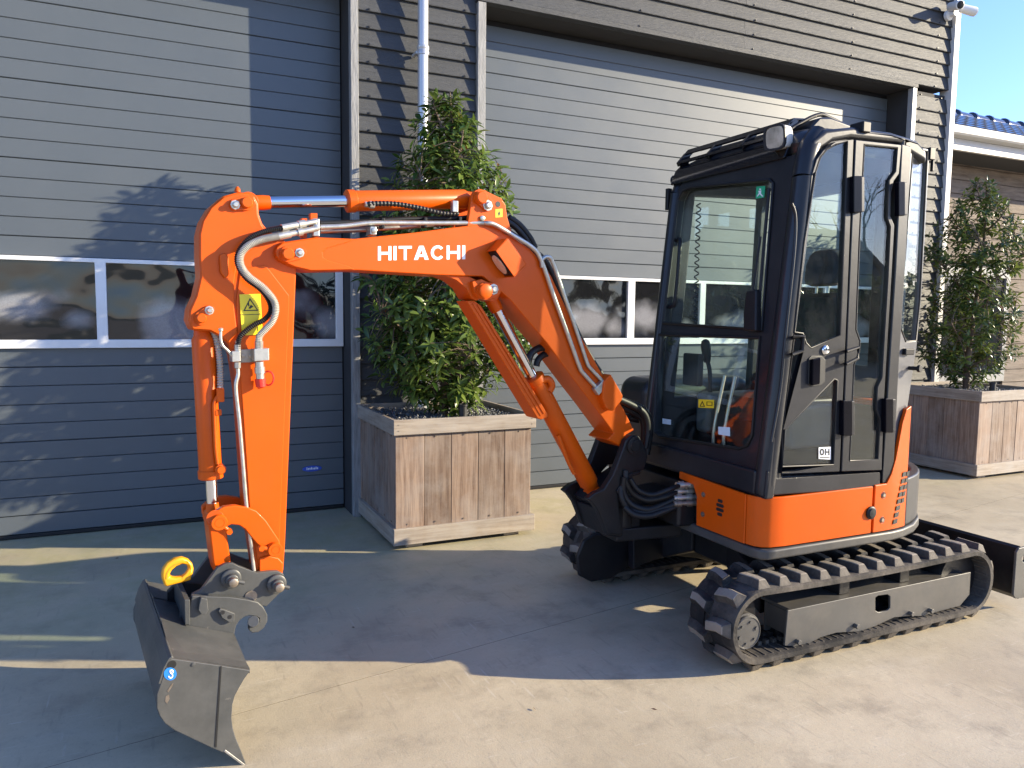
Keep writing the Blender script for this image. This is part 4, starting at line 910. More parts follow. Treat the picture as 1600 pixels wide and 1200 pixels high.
# ---- work light on the front pillar
wl = FX(1222, 217)+V((-.03, -.01, 0)); wd_ = V((-1, -.22, -.10)).normalized(); up_ = V((0, 0, 1)); rt_ = wd_.cross(up_).normalized(); up2 = rt_.cross(wd_)
def rsq(c, s, n=24, e=4.0):
    o = []
    for k in range(n):
        a = 2*math.pi*k/n; ca, sa = math.cos(a), math.sin(a); rr = (abs(ca)**e+abs(sa)**e)**(-1/e); o.append(c+rt_*(s*rr*ca)+up2*(s*rr*sa))
    return o
wlo = loft('work_light', [rsq(wl-wd_*.055, .038), rsq(wl-wd_*.03, .052), rsq(wl+wd_*.028, .056), rsq(wl+wd_*.034, .056), rsq(wl+wd_*.034, .050), rsq(wl+wd_*.024, .049)], mat('lamp_housing', (.62, .60, .55), .45, var=.08), cab)
loft('lamp_rim', [rsq(wl+wd_*.026, .0575), rsq(wl+wd_*.037, .0575), rsq(wl+wd_*.037, .048), rsq(wl+wd_*.030, .048)], BLACKP, wlo)
loft('lamp_lens', [rsq(wl+wd_*.030, .0482), rsq(wl+wd_*.033, .0478)], mat('lamp_reflector', (.30, .24, .20), .22, metal=.7, var=.45, vs=16), wlo)
tube('lamp_bracket', [wl-wd_*.03+V((0, 0, -.045)), wl-wd_*.04+V((0, 0, -.075))], .008, TRIMM, wlo, curve=False)
bb = wl+V((.055, -.01, -.10)); box('lamp_mount', (bb.x-.022, bb.y-.022, bb.z-.026), (bb.x+.022, bb.y+.022, bb.z+.026), TRIMM, wlo, bevel=.006)
# lifting eye and mirror stub on the far front corner
tube('lifting_eye', [(2.70+.02*math.cos(a), 3.62, 2.37+.022*math.sin(a)) for a in (k*2*math.pi/12 for k in range(13))], .006, BLACKP, cab, curve=False, res=8)
box('mirror_stub', (2.645, 3.60, 2.20), (2.675, 3.625, 2.32), BLACKP, cab, bevel=.004)
# ---- wiper, stickers, interior
tube('wiper_arm', [FX(x, y)+V((-.03, 0, 0)) for x, y in ((1177, 505), (1185, 450), (1196, 370))], .006, BLACKP, cab, res=8)
tube('wiper_blade', [FX(x, y)+V((-.016, 0, 0)) for x, y in ((1192, 455), (1199, 370), (1206, 295))], .008, BLACKR, cab, res=8)
prism('wiper_motor', [FX(x, y)+V((-.005, 0, 0)) for x, y in ((1172, 490), (1176, 455), (1193, 452), (1192, 518), (1172, 517))], (-.04, 0, 0), BLACKP, cab, bevel=.010)
gs = prism('exit_sticker', [FX(x, y)+V((.019, 0, 0)) for x, y in ((1176, 310), (1189, 308), (1191, 290), (1177, 291))], (.001, 0, 0), GREENS, cab, bevel=0)
wm = lambda L: [FX(x, y)+V((.0175, 0, 0)) for x, y in L]
for L in ([(1182, 294), (1184.5, 294), (1184.5, 296.5), (1182, 296.5)], [(1180, 298), (1185, 297), (1184.5, 302), (1188, 306), (1186.5, 307), (1182.5, 303), (1179, 307), (1178, 306), (1181.5, 301)]): prism('exit_symbol', wm(L), (.001, 0, 0), WHITE, gs, bevel=0)
ys = prism('warning_sticker', wm([(1087, 637), (1111, 638), (1111, 625), (1087, 624)]), (.001, 0, 0), STICKY, cab, bevel=0)
wm2 = lambda L: [FX(x, y)+V((.0160, 0, 0)) for x, y in L]
bm = bmesh.new(); add_prism(bm, wm2([(1089, 635.5), (1097.5, 635.8), (1093.3, 626.5)]), (.001, 0, 0), [wm2([(1090.6, 634.6), (1095.9, 634.8), (1093.3, 629)])]); add_prism(bm, wm2([(1100, 634), (1109, 634.4), (1109, 628), (1100, 627.6)]), (.001, 0, 0), [wm2([(1101, 633.2), (1108, 633.5), (1108, 628.8), (1101, 628.4)])]); from_bm('warning_symbol', bm, BLACKI, ys)
prism('service_sticker', wm([(1031, 662), (1044, 664), (1044, 656), (1031, 654)]), (.001, 0, 0), PALEBL, cab, bevel=0)
prism('service_sticker', wm([(1118, 679), (1136, 682), (1136, 668), (1118, 667)]), (.001, 0, 0), PALEBL, cab, bevel=0)
# seat
st = loft('seat', [rrect(2.86, 3.30, 2.92, 3.36, .08, 1.06), rrect(2.84, 3.32, 2.90, 3.38, .09, 1.12), rrect(2.86, 3.30, 2.92, 3.36, .09, 1.18)], SEAT, EX)
def pad(name, y0, y1, z0, z1, x, th, lean, parent):
    L = []
    for k, (f, i) in enumerate(((0, .05), (.06, .015), (.2, 0), (.6, .0), (.85, .02), (.96, .05), (1, .09))):
        xx = x+lean*f; t = th*(1 if 0 < k < 6 else .55); L.append(rrect(xx-t, xx+t, y0+i, y1-i, t*.8, z0+(z1-z0)*f))
    return loft(name, L, SEAT, parent)
pad('backrest', 2.92, 3.36, 1.16, 1.74, 3.26, .055, .10, st); pad('headrest', 3.02, 3.26, 1.78, 1.98, 3.37, .045, .02, st)
for yy in (3.10, 3.18): tube('headrest_post', [(3.355, yy, 1.68), (3.37, yy, 1.84)], .007, ZINC, st, curve=False, res=8)
box('seat_base', (2.90, 2.94, .83), (3.34, 3.34, 1.06), BLACKP, EX, bevel=.02)
for yy, s in ((2.84, -1), (3.44, 1)):
    cs = box('side_console', (2.80, yy-.06, .95), (3.25, yy+.06, 1.18), INTG, EX, bevel=.03)
    tube('joystick', [(2.86, yy, 1.18), (2.85, yy, 1.30), (2.83, yy, 1.36)], .012, BLACKR, cs); lathe('joystick_grip', (2.83, yy, 1.35), (-.15, 0, 1), [(0, .018), (.03, .024), (.09, .028), (.12, .022), (.13, .008)], BLACKP, cs, res=16)
for yy in (3.06, 3.14): tube('travel_lever', [(2.66, yy, .83), (2.64, yy, 1.0), (2.70, yy, 1.30)], .009, ZINC, EX)
tube('coiled_cable', [V((2.72+.012*math.cos(t*9), 3.42+.012*math.sin(t*9), 2.22-.055*t)) for t in [k*.12 for k in range(100)]], .004, BLACKR, EX, curve=False, res=6)
tube('inner_grab_bar', [(2.66, 3.54, 2.02), (2.66, 3.50, 2.03), (2.64, 3.47, 1.98), (2.62, 3.47, 1.70), (2.62, 3.50, 1.66), (2.62, 3.54, 1.66)], .011, BLACKP, EX)
box('monitor', (2.72, 3.38, 1.22), (2.76, 3.52, 1.40), BLACKP, EX, bevel=.01)
# ---- swing post and boom foot bracket
npx = [(974, 700), (978, 688), (987, 680), (999, 681), (1006, 694), (1013, 714), (1006, 735), (990, 738), (975, 755), (968, 772), (968, 795), (974, 836), (950, 836), (936, 800), (926, 786), (918, 780), (930, 770), (944, 764), (958, 742), (966, 722)]
swp = bplate('swing_post', npx, -.125, -.085, DARKM, EX, bevel=.008)
bplate('swing_post_plate', npx, .085, .125, DARKM, EX, bevel=.008, ref=-.125)
bplate('swing_post_web', [(944, 765), (985, 738), (975, 756), (968, 775), (970, 800), (940, 800), (928, 784)], -.085, .085, DARKM, EX, bevel=0)
bplate('swing_casting', [(935, 795), (975, 790), (1000, 800), (1002, 838), (974, 842), (950, 838)], -.11, .11, DARKM, EX, bevel=.012)
lathe('boom_foot_pin', BP(990, 696, -.125), -BN, [(0, .045), (.010, .045), (.012, .03), (.018, .028), (.018, .001)], DARKM, swp)
bplate('post_edge_rib', [(964, 768), (967, 762), (985, 740), (1002, 736), (1000, 741), (988, 745), (972, 766), (968, 775)], -.135, -.125, DARKM, swp, bevel=.003)
lathe('swing_pin', V((2.20, 3.33, .52)), (0, 0, 1), [(0, .07), (.10, .07), (.10, .05), (.14, .05)], DARKM, EX)
prism('swing_bracket', [(2.14, 3.27, .44), (2.14, 3.42, .44), (2.52, 3.5, .44), (2.52, 3.22, .44)], (0, 0, .07), DARKM, EX, bevel=.01)
prism('swing_bracket', [(2.14, 3.27, .62), (2.14, 3.42, .62), (2.52, 3.5, .62), (2.52, 3.22, .62)], (0, 0, .06), DARKM, EX, bevel=.01)
box('valve_block', (2.40, 3.1, .53), (2.52, 3.5, .66), DARKM, EX, bevel=.02)
# hydraulic hoses from the connectors on the front panel to the swing post
hoses = [[(1058, 768), (1040, 776), (1012, 781), (990, 771), (979, 752), (978, 735)], [(1058, 778), (1036, 788), (1012, 796), (987, 788), (974, 768), (976, 745)], [(1058, 787), (1034, 795), (1008, 801), (984, 796), (972, 780), (970, 760)], [(1062, 758), (1048, 764), (1020, 773), (998, 766), (985, 748)], [(1060, 790), (1040, 798), (1015, 806), (992, 804), (976, 792)]]
for k, L in enumerate(hoses):
    xs_ = (2.43, 2.36, 2.28, 2.21, 2.17, 2.17)
    P = [onX(x, y, xs_[i]-.012*(k % 3)) for i, (x, y) in enumerate(L)]
    tube('hydraulic_hose', P, .0165 if k != 3 else .012, BLACKR, EX, n=8)
    if k > 3: continue
    a = P[0]; d = V((1, -.25, 0)).normalized()
    lathe('hose_fitting', a-d*.02, d, [(0, .017), (.015, .017), (.016, .021), (.04, .021), (.041, .014), (.07, .014), (.071, .019), (.10, .019), (.101, .015), (.13, .015)], ZINC if k != 2 else STEEL, EX, res=12)
# ---- boom
boom_px = [(430, 392), (433, 384), (442, 378), (495, 370.5), (555, 373), (650, 363), (710, 355), (748, 351), (768, 355), (800, 370), (828, 388), (846, 408), (862, 432), (880, 470), (900, 512), (922, 550), (937, 577), (953, 603), (975, 640), (991, 672), (978, 680), (973, 699), (960, 692), (949, 687), (959, 677), (930, 637), (900, 598), (855, 537), (817, 492), (797, 468), (778, 452), (755, 432), (685, 430), (560, 422.5), (485, 424), (460, 418), (437, 408), (431, 401)]
boom = bplate('boom', boom_px, -.085, .085, ORANGE, EX, bevel=.006)
# raised reinforcing plate around the tip and long flank
bplate('boom_tip_plate', [(431, 392), (434, 385), (443, 379.5), (495, 372), (553, 374.5), (545, 378), (511, 388), (504, 394), (505, 402), (512, 407), (545, 416), (555, 421), (487, 422.5), (461, 416.5), (438, 406.5), (432, 400)], -.093, -.0855, ORANGE, boom, bevel=.003)
for wa, wb in ((-.082, -.058), (.058, .082)):
    bplate('cylinder_bracket', [(730, 354), (733, 335), (737, 306), (742, 298), (750, 295), (757, 297), (784, 310), (790, 320), (793, 340), (801, 366), (788, 364)], wa, wb, ORANGE, boom, bevel=.004, ref=-.082)
    bplate('rod_bracket', [(738, 440), (752, 436), (782, 448), (783, 458), (776, 466), (762, 469), (748, 466), (742, 458)], wa-.012 if wa < 0 else wa, wb if wa < 0 else wb+.012, ORANGE, boom, bevel=.004, ref=-.094)
lathe('lightening_hole', BP(778, 319, -.0822), -BN, [(0, .013), (.001, .013), (.001, .001)], BLACKI, boom, res=18)
ws = bplate('warning_sticker', [(774, 327), (785, 326), (785, 339), (774, 340)], -.0822, -.0832, STICKY, boom, bevel=0)
bplate('warning_symbol', [(778.6, 337), (778.6, 334), (777, 334), (779.5, 331), (779.5, 329), (780.5, 329), (780.5, 331), (782.5, 334), (781, 334), (781, 337)], -.0834, -.0838, BLACKI, ws, bevel=0)
def capsule(a, ra, b, rb, n=10):
    a, b = V(a), V(b); d = b-a; th = math.atan2(d.y, d.x); o = []
    for c, r, s0 in ((a, ra, th+math.pi/2), (b, rb, th-math.pi/2)):
        for k in range(n+1): q = s0+math.pi*k/n; o.append((c.x+r*math.cos(q), c.y+r*math.sin(q)))
    return o
def pin(parent, p, b, wf, rp=9.5, rb=5.0, m=ORANGE):
    """pin head at p and keeper plate with bolt at b (photo points), on the face wf"""
    kp = bplate('keeper_plate', capsule(p, rp*1.35, b, rp*1.05), wf, wf-.012, m, parent, bevel=.003)
    c = BP(*p, wf-.012); u = (BP(p[0]+1, p[1], wf)-BP(*p, wf)).length
    lathe('pin_head', c, -BN, [(0, rp*u), (.016, rp*u), (.020, rp*u*.82), (.020, .001)], m, kp, res=24)
    c = BP(*b, wf-.012); lathe('keeper_bolt', c, -BN, [(0, rb*u*1.5), (.003, rb*u*1.5), (.0035, rb*u), (.014, rb*u), (.018, rb*u*.7), (.018, .001)], ZINC, kp, res=8)
bplate('rod_web', [(690, 429), (732, 432), (752, 440), (760, 462), (745, 470), (737, 466), (728, 450), (712, 437)], -.068, .068, ORANGE, boom, bevel=.003)
pin(boom, (449, 397), (468, 395), -.093, 9.5)
pin(boom, (751, 309), (762, 321), -.082, 8.5)
pin(boom, (757, 455), (771, 452), -.094, 10)
word('lettering', 'HITACHI', (1.0, .23, .98, 1.10, 1.02, 1.0, .23), .15, lambda u, v: BP(590.5+136.5*u, 407.0-2.0*u-(22.3-.6*u)*v, -.0862), BN*.0008, WHITE, boom)
# boom work light in its housing
F0, F1 = -.172, -.086
hs_px = [(775, 392), (793, 373), (822, 413), (803, 432)]
hb_px = [(757, 402), (776, 384), (806, 424), (786, 441)]
A = [BP(x, y, F0) for x, y in hs_px]; B = [v+BN*(F1-F0) for v in A]; A_in = [v+BN*.007 for v in A]
bm = bmesh.new()
def wallq(p, q, r, s, t):
    n = (q-p).cross(s-p).normalized()*t; add_prism(bm, [p, q, r, s], n)
wallq(A[0], A[1], A[2], A[3], .004); wallq(A[1], B[1], B[2], A[2], -.004); wallq(A[0], B[0], B[1], A[1], -.004); wallq(A[2], B[2], B[3], A[3], -.004)
lh = from_bm('lamp_housing', bm, ORANGE, boom, bevel=.003)
mid = [(A_in[0]*.96+A_in[1]*.04), (A_in[3]*.96+A_in[2]*.04), (B[3]*.96+B[2]*.04), (B[0]*.96+B[1]*.04)]
prism('lamp_surround', [m_*.92+(sum(mid, V())/4)*.08 for m_ in mid], (A[1]-A[0])*.4, BLACKP, lh, bevel=.002)
cen = sum((v for v in mid), V())/4; e1 = (mid[1]-mid[0]).normalized(); e2 = (mid[3]-mid[0]).normalized(); nn = (A[0]-A[1]).normalized()
prism('lamp_lens', ellipse(cen+nn*.003, e1, e2, .052, .030), nn*.006, mat('amber_lens', (.62, .36, .25), .15, var=.15, vs=20), lh, bevel=.002)
# ---- arm
arm_px = [(372, 300), (388, 301), (398, 307), (404, 319), (405, 335), (410, 349), (419, 360), (440, 372), (463, 392), (463, 425), (446, 845), (443, 893), (400, 893), (385, 792), (373, 617), (368, 581), (364, 556), (357, 538), (346, 527), (329, 518), (301, 516), (294, 501), (296, 484), (306, 462), (313, 432), (311, 400), (311, 366), (316, 345), (329, 323), (349, 306)]
arm = bplate('arm', arm_px, -.062, .062, ORANGE, EX, bevel=.006)
bplate('arm_flank_plate', [(373, 302), (388, 303), (397, 309), (402, 320), (403, 336), (408, 350), (416, 362), (400, 372), (380, 388), (371, 408), (366, 440), (366, 480), (371, 520), (358, 536), (346, 525), (329, 516), (302, 514), (296, 501), (298, 484), (308, 462), (315, 432), (313, 400), (313, 366), (318, 345), (331, 324), (350, 308)], -.072, -.0625, ORANGE, arm, bevel=.004)
bplate('arm_side_plate', [(376, 420), (415, 414), (452, 462), (452, 470), (437, 846), (432, 880), (403, 880), (390, 792), (378, 617), (373, 540), (369, 470)], -.068, -.0625, ORANGE, arm, bevel=.003)
lathe('grease_nipple', BP(371, 300, -.03), (0, 0, 1), [(0, .012), (.012, .010), (.02, .004)], ORANGE, arm, res=12)
prism('arm_gusset', [BP(x, y, -.074) for x, y in ((342, 398), (352, 395), (357, 402), (357, 430), (351, 436), (343, 425))], BN*-.012, ORANGE, arm, bevel=.006)
pin(arm, (385, 317), (367.5, 320), -.072, 9)
pin(arm, (314, 497), (327, 485), -.072, 8)
st_ = bplate('warning_sticker', [(374, 460), (407, 459), (411, 523), (378, 524)], -.0735, -.0742, STICKY, arm, bevel=0)
bm = bmesh.new(); T_ = [BP(x, y, -.0744) for x, y in ((380, 486), (404, 485.5), (390.5, 465.5))]; t_ = [BP(x, y, -.0744) for x, y in ((382.8, 484.3), (401.2, 484), (390.7, 469))]
add_prism(bm, T_, -BN*.0004, [t_])
for L in ([(375.5, 491.5), (407.5, 490.5), (407.5, 491.4), (375.5, 492.4)], [(388, 482), (392, 476), (396, 479), (391, 482.5)], [(387, 474), (389, 473), (390, 478), (388, 479)], [(402, 517), (403.2, 517), (402.5, 503), (401.3, 503)], [(399, 507), (406, 503), (406.5, 504), (399.5, 508)]): add_prism(bm, [BP(x, y, -.0744) for x, y in L], -BN*.0004)
from_bm('warning_symbol', bm, BLACKI, st_)
# ---- cylinders
def between(a, b, t): return a+(b-a)*t
def cylinder(px_rod, px_base, t_in, r_rod, r_bar, m=ORANGE, t_eye=.1, wv=0.0):
    a, b = BP(*px_rod, wv), BP(*px_base, wv); d = (b-a).normalized(); L = (b-a).length
    p = between(a, b, t_in)
    bar = lathe('cylinder_barrel', p, d, [(-.004, r_bar*.98), (0, r_bar*1.10), (.030, r_bar*1.10), (.034, r_bar), ((b-p).length-.075, r_bar), ((b-p).length-.06, r_bar*.8), ((b-p).length-.02, r_bar*.72)], m, EX)
    rod = cyl('cylinder_rod', between(a, b, t_eye), p, r_rod, CHROME, EX, bevel=0)
    lathe('rod_eye', a, d, [(.02, r_rod*1.2), (L*t_eye-.01, r_rod*1.2), (L*t_eye+.012, r_rod*1.12)], m, rod, res=20)
    cyl('rod_bush', a-BN*.045, a+BN*.045, r_rod*1.55, m, rod); cyl('base_bush', b-BN*.045, b+BN*.045, r_bar*.82, m, bar)
    return bar, a, b, d
b1, a1, e1_, d1_ = cylinder((385, 317), (748, 311), .395, .024, .043, t_eye=.075)
b2, a2, e2_, d2_ = cylinder((762, 457), (929, 771), .395, .027, .050, t_eye=.07)
b3, a3, e3_, d3_ = cylinder((333, 808), (316, 500), .205, .021, .043, t_eye=.06)
# bucket cylinder fittings
tube('oil_pipe', [BP(x, y, -.052) for x, y in ((341, 618), (335, 630), (335, 650), (337, 700), (340, 725))], .0075, ORANGE, b3)
lathe('pipe_boss', BP(342, 731, -.02), -BN, [(0, .020), (.04, .020), (.042, .015), (.052, .014), (.052, .001)], ORANGE, b3, res=16)
box_c = BP(344, 617, -.045); box('pipe_elbow', (box_c.x-.014, box_c.y-.02, box_c.z-.026), (box_c.x+.014, box_c.y+.02, box_c.z+.026), ORANGE, b3, bevel=.004)
box_c = BP(340, 645, -.05); box('pipe_clamp', (box_c.x-.010, box_c.y-.012, box_c.z-.010), (box_c.x+.014, box_c.y+.012, box_c.z+.012), ORANGE, b3, bevel=.003)
tube('hydraulic_hose', [BP(x, y, -.03) for x, y in ((333, 516), (338, 530), (343, 560), (344, 590), (344, 607))], .013, HOSEG, b3, ribs=.010)
# arm cylinder hose along its barrel
tube('hydraulic_hose', [BP(x, y, -.062) for x, y in ((574, 319), (590, 318), (620, 319), (655, 325), (690, 333), (716, 334))], .012, BLACKR, b1, ribs=.016)
lathe('hose_fitting', BP(570, 319, -.055), BD, [(0, .012), (.02, .012), (.02, .016), (.04, .016)], ZINC, b1, res=8)
c = BP(709, 325, -.06); box('hose_clamp', (c.x-.012, c.y-.02, c.z-.02), (c.x+.014, c.y+.01, c.z+.03), ZINC, b1, bevel=.003)
# boom cylinder rod guard, port and hoses
gd = bplate('rod_guard', [(729, 470), (742, 470), (752, 478), (855, 645), (857, 651), (846, 656), (840, 654)], -.058, .05, ORANGE, b2, bevel=.004)
bplate('guard_rib', [(738, 474), (741, 473), (848, 649), (845, 650)], -.062, -.0585, ORANGE, gd, bevel=.001); bplate('guard_rib', [(746, 476), (749, 476), (853, 645), (850, 647)], -.064, -.0585, ORANGE, gd, bevel=.001)
pc = BP(848, 592, -.03); tube('oil_port', [pc+V((-.03, 0, -.02)), pc+V((.02, -.01, .0)), pc+V((.045, -.01, -.03)), pc+V((.035, -.005, -.06))], .018, ORANGE, b2)
tube('hydraulic_hose', [BP(x, y, -.01) for x, y in ((828, 576), (826, 563), (832, 550), (846, 543), (858, 545))], .017, BLACKR, b2); tube('hydraulic_hose', [BP(x, y, .0) for x, y in ((838, 572), (841, 562), (850, 554), (860, 552))], .016, BLACKR, b2)
tube('oil_pipe', [BP(x, y, -.05) for x, y in ((897, 740), (888, 722), (880, 702), (872, 680))], .010, ORANGE, b2)
# ---- steel pipes and hoses along the boom
wp = -.10
tube('hydraulic_pipe', [BP(x, y, wv) for x, y, wv in ((500, 355, -.06), (540, 353, -.06), (580, 348.5, -.06), (650, 348.5, -.06), (745, 348.5, -.075), (762, 348.5, -.097), (775, 352, -.099), (805, 370, -.099), (833, 388, -.099), (846, 408, -.099), (866, 465, -.099), (888, 525, -.099), (905, 572, -.099), (912, 584, -.099), (934, 608, -.099))], .0105, ZINC, boom, n=5)
tube('hydraulic_pipe', [BP(x, y, .0) for x, y in ((500, 361), (560, 359), (650, 353), (745, 346))], .0105, ZINC, boom, n=4)
tube('hydraulic_pipe', [BP(x, y, -.099) for x, y in ((847, 418), (846, 408), (851, 402), (858, 402), (864, 411), (880, 457), (905, 530), (917, 566), (922, 575), (942, 596))], .0095, ZINC, boom, n=5)
tube('hydraulic_hose', [BP(x, y, -.03) for x, y in ((500, 349), (560, 347), (640, 342), (720, 341), (745, 336), (760, 340), (780, 352), (820, 378), (842, 398))], .0105, BLACKR, boom, n=5)
tube('hydraulic_hose', [BP(x, y, .03) for x, y in ((790, 345), (805, 355), (820, 372), (832, 390), (855, 412), (880, 470), (905, 525), (930, 570), (955, 605))], .014, BLACKR, boom, n=5)
tube('hydraulic_hose', [BP(x, y, .05) for x, y in ((795, 340), (812, 352), (828, 372), (836, 388))], .016, BLACKR, boom, n=5)
for x, y in ((597, 349), (663, 348), (717, 347), (776, 352), (794, 364), (822, 381)):
    c = BP(x, y, -.045); box('cable_tie', (c.x-.007, c.y-.02, c.z-.022), (c.x+.007, c.y+.03, c.z+.022), BLACKR, boom, bevel=.003)
for x, y, hh in ((750, 342, .032), (493, 356, .036), (582, 361, .018)):
    c = BP(x, y, -.06); k = box('pipe_clamp', (c.x-.014, c.y-.018, c.z-hh), (c.x+.014, c.y+.05, c.z+hh), ZINC, boom, bevel=.005)
    lathe('clamp_bolt', (c.x, c.y-.018, c.z), (0, -1, 0), [(0, .012), (.012, .012), (.014, .008), (.014, .001)], ZINC, k, res=8)
for x0, y0, x1, y1 in ((485, 333, 496, 350), (471, 341, 480, 358)): bplate('clamp_bracket', [(x0, y1+14), (x1, y1+14), (x1, y0), (x0, y0)], -.045, -.02, ORANGE, boom, bevel=.002)
bplate('pipe_end_block', [(929, 608), (943, 594), (948, 598), (948, 604), (936, 618)], -.115, -.086, ZINC, boom, bevel=.003)
A2 = [(941, 622), (944, 596), (955, 584), (958, 590), (974, 618), (972, 626), (958, 643), (948, 639)]
bplate('pipe_cover', A2, -.125, -.06, ORANGE, boom, bevel=.008)
for k, L in enumerate((((962, 622), (985, 632), (1005, 645), (1012, 668), (1008, 700)), ((968, 634), (990, 645), (1003, 655), (1006, 680), (1000, 720)), ((955, 641), (972, 650), (995, 655), (1008, 660), (1014, 690)), ((970, 626), (995, 634), (1012, 648), (1016, 672), (1010, 710)))):
    tube('hydraulic_hose', [BP(x, y, -.05+.03*k) for x, y in L], .019, BLACKR, boom)
# ---- hoses and valve on the arm
tube('grey_hose', [BP(*p) for p in ((436, 369, -.10), (410, 374, -.125), (388, 384, -.135), (376, 399, -.135), (377, 416, -.13), (389, 432, -.125), (411, 449, -.125), (427, 468, -.125), (431, 484, -.122), (426, 501, -.118), (415, 514, -.112), (405, 526, -.108), (404, 545, -.105))], .0145, HOSEG, arm, n=8, ribs=.006)
tube('sprung_hose', [BP(*p) for p in ((470, 351, -.085), (440, 356, -.10), (412, 362, -.11), (388, 374, -.115), (372, 396, -.115), (372, 415, -.112), (385, 435, -.11), (408, 453, -.108), (421, 472, -.106), (422, 488, -.106), (412, 500, -.106), (398, 507, -.106), (383, 518, -.106), (374, 528, -.104), (371, 545, -.10))], .0115, BLACKP, arm, n=12, ribs=.0075)
lathe('hose_fitting', BP(434, 369.5, -.10), BP(470, 362, -.09)-BP(434, 369.5, -.10), [(0, .016), (.05, .016), (.052, .012), (.08, .012), (.081, .017), (.10, .017), (.101, .012), (.17, .011)], ZINC, arm, res=12)
lathe('hose_fitting', BP(440, 356, -.10), BP(500, 345, -.07)-BP(440, 356, -.10), [(0, .013), (.07, .013), (.071, .016), (.10, .016), (.101, .011), (.15, .011)], ZINC, arm, res=12)
vb = bplate('valve_plate', [(376, 546), (400, 545), (400, 566), (376, 567)], -.085, -.073, STEEL, arm, bevel=.002)
bplate('valve_block', [(362, 549), (376, 548), (376.5, 565), (363, 566)], -.125, -.073, ZINC, vb, bevel=.003); bplate('valve_block', [(397, 545), (420.5, 544), (421, 563), (397.5, 565)], -.130, -.073, ZINC, vb, bevel=.003)
for x in (380, 391): lathe('plate_bolt', BP(x, 556, -.085), -BN, [(0, .008), (.005, .008), (.006, .001)], STEEL, vb, res=8)
lathe('valve_nut', BP(404.5, 547, -.102), BP(404.5, 535, -.106)-BP(404.5, 547, -.102), [(0, .016), (.035, .016), (.036, .012), (.06, .012)], ZINC, vb, res=6)
lathe('valve_nut', BP(371, 549, -.10), BP(371, 540, -.10)-BP(371, 549, -.10), [(0, .012), (.025, .012), (.026, .009), (.04, .009)], ZINC, vb, res=6)
lathe('valve_nut', BP(371, 566, -.10), BP(371, 575, -.10)-BP(371, 566, -.10), [(0, .012), (.022, .012), (.024, .008)], ZINC, vb, res=6)
lathe('coupling', BP(405, 565, -.102), BP(406.5, 590, -.102)-BP(405, 565, -.102), [(0, .017), (.02, .017), (.021, .020), (.045, .020), (.046, .016), (.066, .016)], ZINC, vb, res=12)
lathe('dust_cap', BP(406.5, 592, -.102), BP(408, 606, -.102)-BP(406.5, 592, -.102), [(0, .021), (.03, .019), (.033, .013), (.038, .001)], RED, vb, res=16)
tube('cap_ring', [BP(419+8.5*math.cos(a), 591+11*math.sin(a), -.085-.012*math.cos(a)) for a in (k*2*math.pi/16 for k in range(17))], .0035, RED, vb, curve=False, res=8)
tube('valve_lever', [BP(x, y, -.11) for x, y in ((363, 557), (357, 549), (348, 540), (345, 530), (345, 515))], .0055, ZINC, vb); lathe('lever_tip', BP(345, 515, -.11)-V((0, 0, .008)), (0, 0, 1), [(0, .004), (.004, .009), (.012, .009), (.016, .003)], ZINC, vb, res=12)
tube('hydraulic_pipe', [BP(x, y, -.092) for x, y in ((371, 573), (372, 585), (369, 598), (369, 615), (374, 660), (380, 730), (385, 790), (392, 850), (397, 892))], .0075, ZINC, arm, n=4)
# ---- bucket linkage
arc_px = [(341, 797), (350, 792), (368, 790), (386, 792.5), (401, 798.5), (416, 813.5), (428, 831.5), (437, 845), (440, 857), (434, 868), (420, 868), (414, 858), (402.5, 851), (393.5, 840.5), (383, 827), (374, 821), (362, 819.5), (352, 824), (340, 829), (329, 822), (328, 808)]
for wa, wb in ((-.105, -.072), (.072, .105)): bplate('guide_link', arc_px, wa, wb, ORANGE, EX, bevel=.005, ref=-.105)
bplate('bucket_link', [(326, 822), (329, 806), (342, 802), (353, 812), (354, 828), (361, 876), (357, 900), (338, 900), (333, 880)], -.060, .060, ORANGE, EX, bevel=.008)
for p in ((341, 815), (428, 857)):
    c = BP(*p, -.105); u = .030 if p[0] < 400 else .028
    h = lathe('link_pin', c, -BN, [(0, u), (.022, u), (.025, u*.93), (.025, u*.60), (.0235, u*.57), (.025, u*.54), (.025, .001)], ORANGE, EX)
    dx = (16, 14) if p[0] < 400 else (-21, -2)
    q = BP(p[0]+dx[0], p[1]+dx[1], -.105); tube('pin_bolt', [c-BN*.012, q-BN*.012], .009, ORANGE, h, curve=False); lathe('bolt_head', q-BN*.012, -BN, [(-.012, .012), (.012, .012), (.012, .001)], ORANGE, h, res=6)
cyl('linkage_bush', BP(336, 810, -.11), BP(336, 810, .13), .032, ORANGE, EX); cyl('linkage_bush', BP(428, 857, -.10), BP(428, 857, .10), .024, ORANGE, EX)
bplate('arm_end_boss', [(405, 872), (420, 868), (436, 872), (443, 880), (442, 900), (405, 898)], -.075, .075, ORANGE, arm, bevel=.006)
